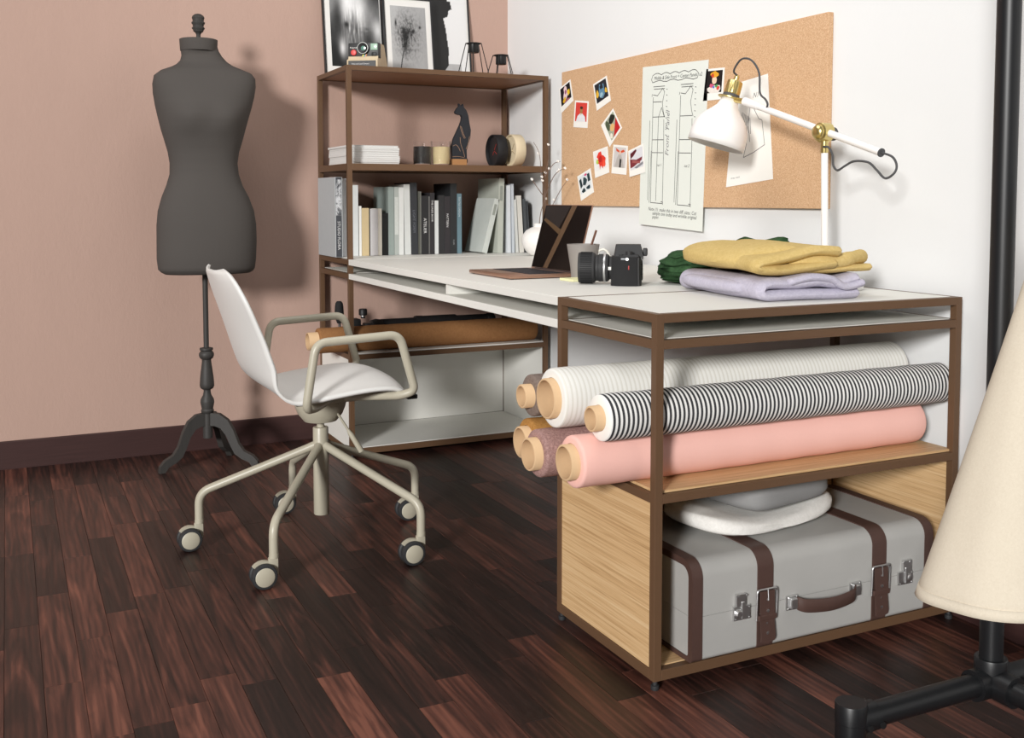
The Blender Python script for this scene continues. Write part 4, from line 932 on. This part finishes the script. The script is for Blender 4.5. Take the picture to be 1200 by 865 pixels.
# x positions measured on the spine plane y = 2.13
BK = [
 (-0.004, 0.0285, 0.304, 0.24, 'b2b6b8', 'thick pale grey book with a dark marbled spine at the left end of the row', dict(yf=2.19, txt='STUDIO FLORA', tpos=.45, pages='d5d5d5', spine=('45474c', .004, .996))),
 (0.0335, 0.0155, 0.299, 0.21, 'c6cad0', 'tall pale blue grey book beside the thick marbled one', dict(yf=2.22)),
 (0.0824, 0.0225, 0.275, 0.19, 'd2d6d6', 'tall pale grey book just right of the corner post', dict(yf=2.25)),
 (0.1084, 0.0094, 0.194, 0.17, 'e6e6e2', 'thin white book beside the tall pale grey one', dict(yf=2.25)),
 (0.1191, 0.0286, 0.186, 0.17, 'cbb78f', 'small tan cloth bound book', dict(yf=2.25)),
 (0.1481, 0.0044, 0.182, 0.17, '4c4a46', 'very thin dark booklet right of the tan book', dict(yf=2.25)),
 (0.1533, 0.031, 0.182, 0.17, 'cfcdcf', 'small pale lilac grey book', dict(yf=2.25)),
 (0.1849, 0.0154, 0.184, 0.17, 'd8d3c8', 'small cream book at the end of the small group', dict(yf=2.25)),
 (0.2017, 0.0238, 0.166, 0.15, '161718', 'small black book in front of the big grey green one', dict(yf=2.25)),
 (0.2275, 0.0235, 0.269, 0.185, '8f9a96', 'tall grey green book', dict(yf=2.25, pages='8e9894')),
 (0.2524, 0.018, 0.269, 0.185, 'aab0ac', 'tall grey green book with a pale label strip', dict(yf=2.25, spine=('c9cdc9', .3, .85))),
 (0.2712, 0.02, 0.267, 0.18, 'd9dbd9', 'tall white book, leftmost of the two white ones', dict(yf=2.25)),
 (0.2962, 0.0255, 0.279, 0.18, 'cfd2d0', 'tall white book leaning at the black row', dict(yf=2.25, lean=-1)),
 (0.323, 0.0285, 0.286, 0.185, '34363a', 'tall charcoal book, first of the black row', dict(yf=2.25, txt='LIGHT FORM', tcol='6a6e76', tpos=.62, lean=-1)),
 (0.3526, 0.0058, 0.252, 0.17, '55564f', 'very thin olive grey booklet', dict(yf=2.25)),
 (0.3591, 0.0065, 0.251, 0.17, '6a6b66', 'very thin grey booklet beside the olive one', dict(yf=2.25)),
 (0.3664, 0.03, 0.234, 0.185, '2a2a2c', 'thick black book with white lettering across its spine', dict(yf=2.25, txt='ATELIER', tpos=.62, tsize=.017)),
 (0.3969, 0.0047, 0.232, 0.17, '6b6a68', 'thin grey booklet right of the thick lettered book', dict(yf=2.25)),
 (0.4024, 0.0198, 0.246, 0.18, '323033', 'black book with white lettering down the spine', dict(yf=2.25, txt='THE DRESS BOOK', tpos=.88)),
 (0.4229, 0.0158, 0.215, 0.16, 'd3d6d6', 'slim pale grey book among the black ones', dict(yf=2.25)),
 (0.4395, 0.025, 0.236, 0.185, '2f2f31', 'plain black book right of the slim pale one', dict(yf=2.25)),
 (0.4653, 0.0245, 0.232, 0.185, '333033', 'dark book with a large white title', dict(yf=2.25, txt='PATTERN', tpos=.7, tsize=.013)),
 (0.4905, 0.028, 0.284, 0.185, '2c2e30', 'tall black book at the right of the row', dict(yf=2.25, txt='FORM', tpos=.2, tsize=.008, tcol='9a9ea0')),
 (0.52, 0.0199, 0.243, 0.18, '66808a', 'slate blue book closing the black row', dict(yf=2.25, txt='TEXTILE DESIGN', tpos=.95, tsize=.011, tcol='c9d6da')),
 (0.722, 0.016, 0.277, 0.19, 'd4d8dc', 'tall pale blue white book right of the leaning pair', dict(yf=2.2, lean=-.4)),
 (0.744, 0.011, 0.283, 0.19, 'c3c9cf', 'tall pale blue book beside the blue white one', dict(yf=2.2, lean=-1)),
 (0.762, 0.0115, 0.219, 0.17, 'cfd0cc', 'short pale grey book, first of the short group', dict(yf=2.2, lean=-3)),
 (0.779, 0.0195, 0.235, 0.17, 'd3d0c8', 'short cream book in the middle of the short group', dict(yf=2.2, lean=-3.5)),
 (0.8055, 0.012, 0.222, 0.16, '4a4d50', 'short dark grey book near the wall', dict(yf=2.2, lean=-3.5)),
 (0.8215, 0.008, 0.212, 0.16, '3d4043', 'thin dark booklet nearest to the wall', dict(yf=2.2, lean=-4)),
]
for x, w, hgt, dep, c_, lab, kw in BK:
    book(x, w, hgt, dep, c_, lab, **kw)
# two wide books standing askew: their front covers show
def facing_book(loc, rz, wid, hgt, th, color, label, lean, pages):
    o = thing('book', label, 'book', loc, rz, 'books on the desk height shelf')
    M = Matrix.Translation((0, 0, th * math.sin(R(lean)))) @ Matrix.Rotation(R(lean), 4, 'Y'); cv = mat('cover_' + color, color, .6, 0, .3, .06, 30)
    b = MB(); b.box((0, 0, 0), (.0022, wid, hgt), 0, M); b.box((th - .0022, 0, 0), (th, wid, hgt), 0, M); b.box((.0022, 0, 0), (th - .0022, .0022, hgt), 0, M); b.build('cover', cv, o, world=False)
    b = MB(); b.box((.0022, .0022, .003), (th - .0022, wid - .004, hgt - .003), 0, M); tag(b.build('page_block', mat('pages_' + pages, pages, .85), o, world=False), 'pale page block')
    b = MB(); b.box((th * .25, -.0004, hgt * .7), (th * .75, .0002, hgt * .9), 0, M); b.build('spine_label', pcol('8f948c'), o, world=False)
facing_book((.672, 2.19, ZB), 0, .21, .305, .024, 'b4b8ae', 'tall grey green book standing askew with its cover showing', 1.5, 'd9d8d0')
facing_book((.604, 2.19, ZB), 0, .18, .226, .022, 'c2c7c2', 'grey book leaning against the tall grey green one', 14.5, 'b4b9b0')

# ------------------------------------------------------------------ things on the middle shelf of the tall unit
ZM2 = 1.1036
MAGM = mat('magazine_paper', 'dcdbd8', .6, 0, .3, .05, 200)
rm = random.Random(3); z = ZM2
for i in range(9):
    th = rm.uniform(.0072, .0092); dx, dy = rm.uniform(-.003, .003), rm.uniform(-.004, .004)
    pos = ['undermost', 'second from the bottom', 'third from the bottom', 'fourth from the bottom', 'middle', 'fourth from the top', 'third from the top', 'second from the top', 'topmost'][i]
    o = thing('magazine', 'white magazine on the shelf below the frames, %s of its stack' % pos, 'magazine', (.113, 2.23, z), 0, 'stack of white magazines')
    b = MB(); b.box((.032 + dx, 2.115 + dy, z), (.228 + dx, 2.395 + dy, z + .0008)); b.box((.032 + dx, 2.115 + dy, z + th - .0012), (.228 + dx, 2.395 + dy, z + th - .0002)); b.box((.032 + dx, 2.115 + dy, z + .0008), (.0332 + dx, 2.395 + dy, z + th - .0012)); b.build('cover', MAGM, o)
    b = MB(); b.box((.0335 + dx, 2.1165 + dy, z + .0009), (.226 + dx, 2.393 + dy, z + th - .0013)); b.build('pages', mat('magazine_pages', 'cfcfcd', .8, 0, .2, .1, 300, .3, .0004, (1, 1, 8)), o); z += th
GL = NT('clear_glass'); GL.b.inputs['Transmission Weight'].default_value = 1; GL.b.inputs['Roughness'].default_value = .02; GL.b.inputs['IOR'].default_value = 1.3; GL.b.inputs['Base Color'].default_value = (.97, .97, .97, 1)
def candle(x, y, col, lab):
    o = thing('candle', lab, 'candle', (x, y, ZM2), 0, 'candles in glasses')
    b = MB(); b.lathe([(.0335, 0), (.035, .002), (.0365, .093), (.0353, .093), (.0338, .0045), (.001, .004)], (x, y, ZM2), n=32, cap=(True, False)); b.build('glass', GL.m, o, 50)
    b = MB(); b.lathe([(.0330, .0046), (.0347, .070), (.033, .0715), (.001, .0705)], (x, y, ZM2), n=30); tag(b.build('wax', mat('wax_' + col, col, .5, 0, .4, .03), o, 50), 'candle wax')
    b = MB(); b.tube([(x, y, ZM2 + .070), (x + .001, y, ZM2 + .083)], .001, 6); b.build('wick', BLACK, o)
candle(.334, 2.15, '2a2726', 'black candle in a glass on the middle shelf'); candle(.408, 2.14, 'e6d2a2', 'cream candle in a glass beside the black one')
# cat figure (flat carved silhouette on a wooden block)
cf = thing('cat_figurine', 'carved black cat figurine on a small wooden block', 'figurine', (.490, 2.15, ZM2))
MB().box((.449, 2.12, ZM2), (.509, 2.165, ZM2 + .025), .001).build('wooden_block', mat('pale_wood_block', 'a5794f', .55, 0, .3, .15, 10, 0, .001, (1, 20, 20)), cf)
cat = [(.0, .0), (.052, .0), (.0525, -.012), (.058, -.014), (.059, -.002), (.056, .004), (.055, .035), (.062, .06), (.069, .085), (.071, .115), (.066, .14), (.062, .17), (.055, .19), (.047, .2), (.0435, .205), (.0425, .216), (.038, .209), (.034, .206), (.027, .217), (.027, .205), (.020, .198), (.012, .184), (.014, .177), (.025, .173), (.034, .172), (.038, .164), (.036, .15), (.030, .132), (.018, .105), (.006, .078), (-.001, .05)]
b = MB(); b.prism(cat, lambda p: (.452 + p[0] * 1.12, 2.133, ZM2 + .0255 + p[1]), lambda p: (.452 + p[0] * 1.12, 2.149, ZM2 + .0255 + p[1])); CATM = mat('black_stained_wood', '26282d', .7, 0, .3, .1, 40, .1, .0005)
ca = b.build('cat_body', CATM, cf)
b = MB()
for P in ([(.030, .13), (.036, .105), (.046, .08)], [(.034, .128), (.042, .1), (.05, .082)], [(.0, .008), (.02, .01), (.045, .006)], [(.03, .085), (.032, .06), (.042, .03), (.047, .008)], [(.002, .05), (.014, .055), (.024, .045), (.03, .03)], [(.066, .09), (.060, .06), (.052, .04)]):
    b.tube(bez([(.452 + p[0] * 1.12, 2.1328, ZM2 + .0255 + p[1]) for p in P], 4), .0009, 5)
tag(b.build('carved_lines', mat('pale_carving', '9b7a62', .7), ca), 'pale carved lines')
def clock(x, y, col, hand, lab):
    r = .066; o = thing('clock', lab, 'clock', (x + .022, y, ZM2), 0, 'drum clocks'); m_ = mat('clock_' + col, col, .55, 0, .35, .04, 40); c_ = (x, y, ZM2 + r)
    b = MB(); b.lathe([(.001, .012), (.059, .012), (.0605, .002), (.0625, 0), (r - .001, .001), (r, .003), (r, .042), (r - .002, .045), (.001, .0455)], c_, (1, 0, 0), 48, (False, True)); b.build('case', m_, o, 40)
    b = MB()
    for a, L in ((R(38), .034), (R(215), .022), (R(120), .03)):
        b.box((x + .0102, -.0009, 0), (x + .0112, .0009, L), 0, Matrix.Translation((0, y, ZM2 + r)) @ Matrix.Rotation(a, 4, 'X'))
    b.build('hands', mat('hand_' + hand, hand, .5), o)
    b = MB(); b.lathe([(.003, 0), (.003, .003)], (x + .012, y, ZM2 + r), (-1, 0, 0), 12); b.build('hand_pin', m_, o)
clock(.668, 2.235, '232325', 'b0382f', 'black drum clock with red hands on the middle shelf'); clock(.727, 2.19, 'd9c9aa', '9c8a6c', 'cream drum clock at the right end of the middle shelf')

# ------------------------------------------------------------------ things on top of the tall unit
ZT = TH + .0004
BFR = mat('black_picture_frame', '1d1d1f', .45, 0, .4, .05, 40); MATB = mat('white_mat_board', 'dedcd8', .7, 0, .2, .01, 60)
def framed(x0, x1, hgt, yb, lean, lab, fw, mw, inner, print_fn, cat='framed picture'):
    o = thing('picture_frame', lab, cat, ((x0 + x1) / 2, yb, ZT), 0, 'framed pictures leaning at the wall')
    M = Matrix.Translation((x0, yb, ZT)) @ Matrix.Rotation(R(-lean), 4, 'X'); w = x1 - x0
    b = MB()
    for a, c_ in (((0, 0, 0), (fw, .018, hgt)), ((w - fw, 0, 0), (w, .018, hgt)), ((fw, 0, 0), (w - fw, .018, fw)), ((fw, 0, hgt - fw), (w - fw, .018, hgt))): b.box(a, c_, .0006, M)
    b.build('frame', BFR, o)
    b = MB(); b.box((fw, .006, fw), (w - fw, .016, hgt - fw), 0, M); tag(b.build('mat_board', MATB, o), 'white mat')
    return o, M, None
def fbm(x, y, sd=0, o=5):
    t, a, k = 0., .5, 1.
    for _ in range(o): t += a * noise.noise(Vector((x * k + sd, y * k - sd, sd * .37))); a *= .55; k *= 2.1
    return t
def gs(x, y, cx, cy, rx, ry): return math.exp(-(((x - cx) / rx) ** 2 + ((y - cy) / ry) ** 2))
PRINT = NT('grey_photo_print'); _at = PRINT.n('ShaderNodeAttribute'); _at.attribute_name = 'print'; PRINT.l(_at.outputs['Color'], PRINT.b.inputs['Base Color']); PRINT.b.inputs['Roughness'].default_value = .4
def picture(o, M, inner, fn, nx=84, ny=110):
    """photographic print: a flat sheet whose grey values are a procedural picture; u, v run 0..1 from the lower left"""
    l, r_, bt, tp = inner; me = D.meshes.new('print'); V = []; F = []; C = []
    for j in range(ny + 1):
        for i in range(nx + 1): V.append(M @ Vector((l + (r_ - l) * i / nx, .0054, bt + (tp - bt) * j / ny)))
    for j in range(ny):
        for i in range(nx): a = j * (nx + 1) + i; F.append((a, a + 1, a + nx + 2, a + nx + 1))
    me.from_pydata(V, [], F); ca_ = me.color_attributes.new('print', 'FLOAT_COLOR', 'POINT')
    for j in range(ny + 1):
        for i in range(nx + 1):
            g = lin((max(0.02, min(1, fn(i / nx, j / ny))),) * 3); ca_.data[j * (nx + 1) + i].color = g
    me.materials.append(PRINT.m); p = D.objects.new('print', me); COL.objects.link(p); p.parent = o; 
    p.matrix_parent_inverse = WM[o.name].inverted(); return p
def horse(u, v):
    g = .62 + .16 * fbm(u * 3, v * 3, 1)
    g -= .45 * gs(u, v, .02, .2, .22, .5) + .35 * gs(u, v, .16, .62, .09, .2) + .5 * gs(u, v, .95, .95, .2, .3) + .5 * gs(u, v, .75, .28, .16, .2) + .4 * gs(u, v, .4, .02, .5, .16)
    g += .28 * gs(u, v, .38, .72, .22, .24) + .25 * gs(u, v, .62, .55, .09, .3) + .3 * gs(u, v, .95, .45, .1, .12)
    hair = gs(u, v, .44, .45, .19, .19); g += hair * (.9 * fbm(u * 34, v * 5, 4, 3) - .34)
    g -= .4 * gs(u, v, .33, .5, .05, .03); e_ = gs(u, v, .22, .2, .07, .12) * (1 if True else 0); g += .5 * e_
    g += .28 * gs(u, v, .7, .45, .13, .06) * fbm(u * 8, v * 30, 9, 3)
    return g
def flower(u, v):
    g = .68 - .08 * u + .03 * fbm(u * 4, v * 4, 3)
    h = gs(u, v, .45, .55, .30, .30); g -= h * (.12 + 1.0 * max(0, fbm(u * 22, v * 22, 6, 4) + .12))
    g -= .5 * gs(u, v, .38, .42, .07, .16) * (.7 + fbm(u * 16, v * 16, 2)) + .35 * gs(u, v, .42, .58, .09, .08)
    for a, b_, r1, r2 in ((.82, .69, .03, .02), (.62, .62, .035, .03), (.14, .74, .02, .045), (.2, .6, .012, .03)): g -= .55 * gs(u, v, a, b_, r1, r2)
    xs = .22 + .1 * (v / .3) ** 1.2 if v < .32 else None
    if xs is not None and abs(u - xs) < .014: g = .16
    return g
COATP = [(.05, .13), (.30, .05), (.53, .05), (.64, .13), (.645, .3), (.61, .5), (.575, .60), (.66, .62), (.68, .68), (.74, .70), (.715, .78), (.66, .78), (.65, 1.01), (.1, 1.01), (.03, .7)]
def inside(P, x, y):
    c_ = False
    for a, b_ in zip(P, P[1:] + P[:1]):
        if (a[1] > y) != (b_[1] > y) and x < (b_[0] - a[0]) * (y - a[1]) / (b_[1] - a[1]) + a[0]: c_ = not c_
    return c_
def coat(u, v):
    g = .86
    if u > .54 and v < .145 and u < .87: g = .66 + .05 * fbm(u * 20, v * 20, 5)
    if v < .09 and .31 < u < .52: g = .52 if abs(u - .405) < .012 else .82
    if inside(COATP, u, v): g = .085 + .03 * fbm(u * 7, v * 7, 8)
    return g
nil = pcol('c8c6c2')
for args, inner, fn in (((.0265, .272, .42, 2.405, 8, 'leftmost framed picture, a black and white close-up of a horse', .006, .02), (.030, .236, .040, .385), horse),
                        ((.268, .478, .335, 2.372, 8, 'middle framed picture, a dried flower in grey, standing in front', .0055, .025), (.030, .182, .028, .300), flower),
                        ((.392, .668, .46, 2.43, 7, 'rightmost framed picture, a figure in a black coat', .006, .02), (.02, .262, .02, .44), coat)):
    o, M, p = framed(*args, inner, None)
    picture(o, M, inner, fn)
# instant camera
PB = mat('black_instant_camera', '2c2c2d', .5); PBE = mat('beige_plastic', 'c3b193', .55)
pa = R(-36); ic = thing('instant_camera', 'black and beige instant camera in front of the left framed picture', 'camera', (.100, 2.155, ZT), pa)
def ib(b, nm, m, sm=40, p=None): return b.build(nm, m, p or ic, sm, world=False)
b = MB(); b.prism([(0, 0), (.075, 0), (.125, .012), (.125, .02), (.078, .098), (.03, .098), (.0, .040)], lambda p: (-.058, p[0], p[1]), lambda p: (.058, p[0], p[1])); ib(b, 'body', PBE)
b = MB(); b.box((-.060, .004, .041), (.060, .034, .099), .004); f_ = ib(b, 'front_panel', PB)
b = MB(); b.box((-.061, -.012, 0), (.061, .03, .036), .004); fl2 = ib(b, 'film_door', PBE)
b = MB(); b.box((-.054, -.0135, .007), (.054, -.011, .030), .001); ib(b, 'film_slot', PB, False, fl2)
b = MB(); b.lathe([(.021, 0), (.022, .002), (.022, .012), (.019, .014), (.017, .013), (.011, .008), (.001, .006)], (.002, .004, .077), (0, -1, 0), 30); ib(b, 'lens', PB, 40)
b = MB(); b.lathe([(.0195, .0138), (.0215, .0135), (.0215, .0145), (.0195, .0148)], (.002, .004, .077), (0, -1, 0), 30, (False, False)); ib(b, 'lens_ring', mat('grey_ring', 'b9bcb8', .4), 40)
b = MB(); b.lathe([(.010, .0075), (.001, .0085)], (.002, .004, .077), (0, -1, 0), 20); ib(b, 'lens_glass', mat('green_lens_glass', '5f8578', .1), 40)
b = MB(); b.lathe([(.011, 0), (.011, .004), (.009, .006), (.001, .0065)], (-.037, .004, .062), (0, -1, 0), 22); tag(ib(b, 'shutter_button', mat('red_button', 'd0302c', .4), 40), 'red round shutter button')
b = MB(); b.box((.029, .001, .070), (.056, .006, .095), .002); ib(b, 'flash_window', mat('pale_green_window', '9db8a6', .25), 40)
b = MB(); b.box((.033, .0, .048), (.052, .006, .062), .002); ib(b, 'light_sensor', BLACK, 40)
for i, h in enumerate(('e0cf3c', '7fae3e', '3f74b8', 'd98a2c')): 
    b = MB(); b.prism([(-.009 + .004 * i, .041), (-.005 + .004 * i, .041), (.004 + .004 * i - .002, .056), (.0 + .004 * i - .002, .056)], lambda p: (p[0] + .001, .0038, p[1]), lambda p: (p[0] + .001, .0032, p[1])); ib(b, 'colour_stripe', mat('stripe_' + h, h, .4), False)
icM = WM[ic.name]
text('Polaroid', 'lettering', .0085, PAPER, icM @ frame_M((-.052, .0033, .078), (1, 0, 0), (0, 0, 1)), ic)
text('Polaroid Land Camera', 'lettering', .0075, pcol('c9c9c9'), icM @ frame_M((-.040, -.0139, .0155), (1, 0, 0), (0, 0, 1)), ic)
# wire tealight holders
def holder(x, y, hgt, r0, r1, rz, lab):
    o = thing('tealight_holder', lab, 'candle holder', (x, y, ZT), 0, 'wire tealight holders'); n = 5
    lo = [(x + r0 * math.cos(2 * math.pi * i / n + rz), y + r0 * math.sin(2 * math.pi * i / n + rz), ZT + .0016) for i in range(n)]
    hi = [(x + r1 * math.cos(2 * math.pi * i / n + rz), y + r1 * math.sin(2 * math.pi * i / n + rz), ZT + hgt) for i in range(n)]
    b = MB(); b.tube(lo, .002, 6, True); b.tube(hi, .002, 6, True)
    for a, c_ in zip(lo, hi): b.tube([a, c_], .0019, 6)
    b.build('wire_frame', BLACKM, o, True)
    b = MB(); b.lathe([(.020, -.036), (.0215, -.034), (.0215, .0), (r1 * .86, .001), (r1 * .86, .0025), (.0195, .0025), (.0195, -.03), (.001, -.03)], (x, y, ZT + hgt), n=24); b.build('cup', BLACKM, o, 40)
    b = MB(); b.lathe([(.0185, -.0298), (.0185, -.014), (.001, -.0138)], (x, y, ZT + hgt), n=20); b.build('tealight', MATB, o, 40)
holder(.556, 2.16, .124, .064, .032, .5, 'taller black wire tealight holder by the right framed picture'); holder(.664, 2.135, .081, .056, .032, .25, 'shorter black wire tealight holder at the right end of the top shelf')

# ------------------------------------------------------------------ tripod behind the cognac roll
ty, tz = 2.275, .3988
tr = thing('camera_tripod', 'folded black camera tripod lying behind the cognac fabric roll', 'tripod', (.35, ty, tz))
for dy, dz in ((-.027, .0268), (.027, .0268), (0, .077)):
    b = MB(); y, z_ = ty + dy, tz + dz
    b.cyl((.20, y, z_), (.36, y, z_), .0205, 14); b.cyl((.36, y, z_), (.52, y, z_), .0255, 14); b.cyl((.345, y, z_), (.375, y, z_), .0267, 14); b.cyl((.52, y, z_), (.66, y, z_), .0205, 14); b.lathe([(.0205, 0), (.0225, .004), (.0225, .03), (.012, .038)], (.66, y, z_), (1, 0, 0), 14); b.build('leg', BLACK, tr, 40)
b = MB(); b.lathe([(.022, 0), (.034, .006), (.046, .012), (.050, .03), (.046, .055), (.03, .06)], (.15, ty, tz + .05), (1, 0, 0), 20); b.box((.13, ty - .02, tz + .035), (.16, ty + .02, tz + .085), .004); b.build('shoulder', BLACK, tr, 40)
b = MB(); b.lathe([(.016, 0), (.020, .004), (.020, .035), (.024, .038), (.024, .055), (.016, .06)], (.07, ty, tz + .055), (1, 0, 0), 18)
b.box((.075, ty - .028, tz + .0285), (.112, ty + .028, tz + .105), .004); b.box((.03, ty - .02, tz + .04), (.075, ty + .02, tz + .075), .004); hd_ = b.build('head', BLACK, tr, 40)
b = MB(); b.lathe([(.0085, 0), (.0085, .015)], (.128, ty, tz + .105), n=14); b.lathe([(.014, .012), (.0165, .014), (.0165, .034), (.014, .037)], (.128, ty, tz + .105), n=16); b.build('lock_knob', BLACK, hd_, 40)
b = MB(); b.lathe([(.0095, .012), (.011, .012), (.011, .016), (.0095, .016)], (.128, ty, tz + .1), n=14); b.build('silver_collar', CHROME, hd_, 40)
b = MB(); b.lathe([(.006, 0), (.006, .03), (.009, .034)], (.032, ty, tz + .06), n=12); b.build('handle_rod', CHROME, hd_, 40)
b = MB(); b.lathe([(.0085, .09), (.015, .108), (.018, .128), (.0165, .155), (.0145, .168), (.009, .176), (.001, .177)], (.032, ty, tz - .0), n=18); b.build('pan_handle', CG, hd_, 40)
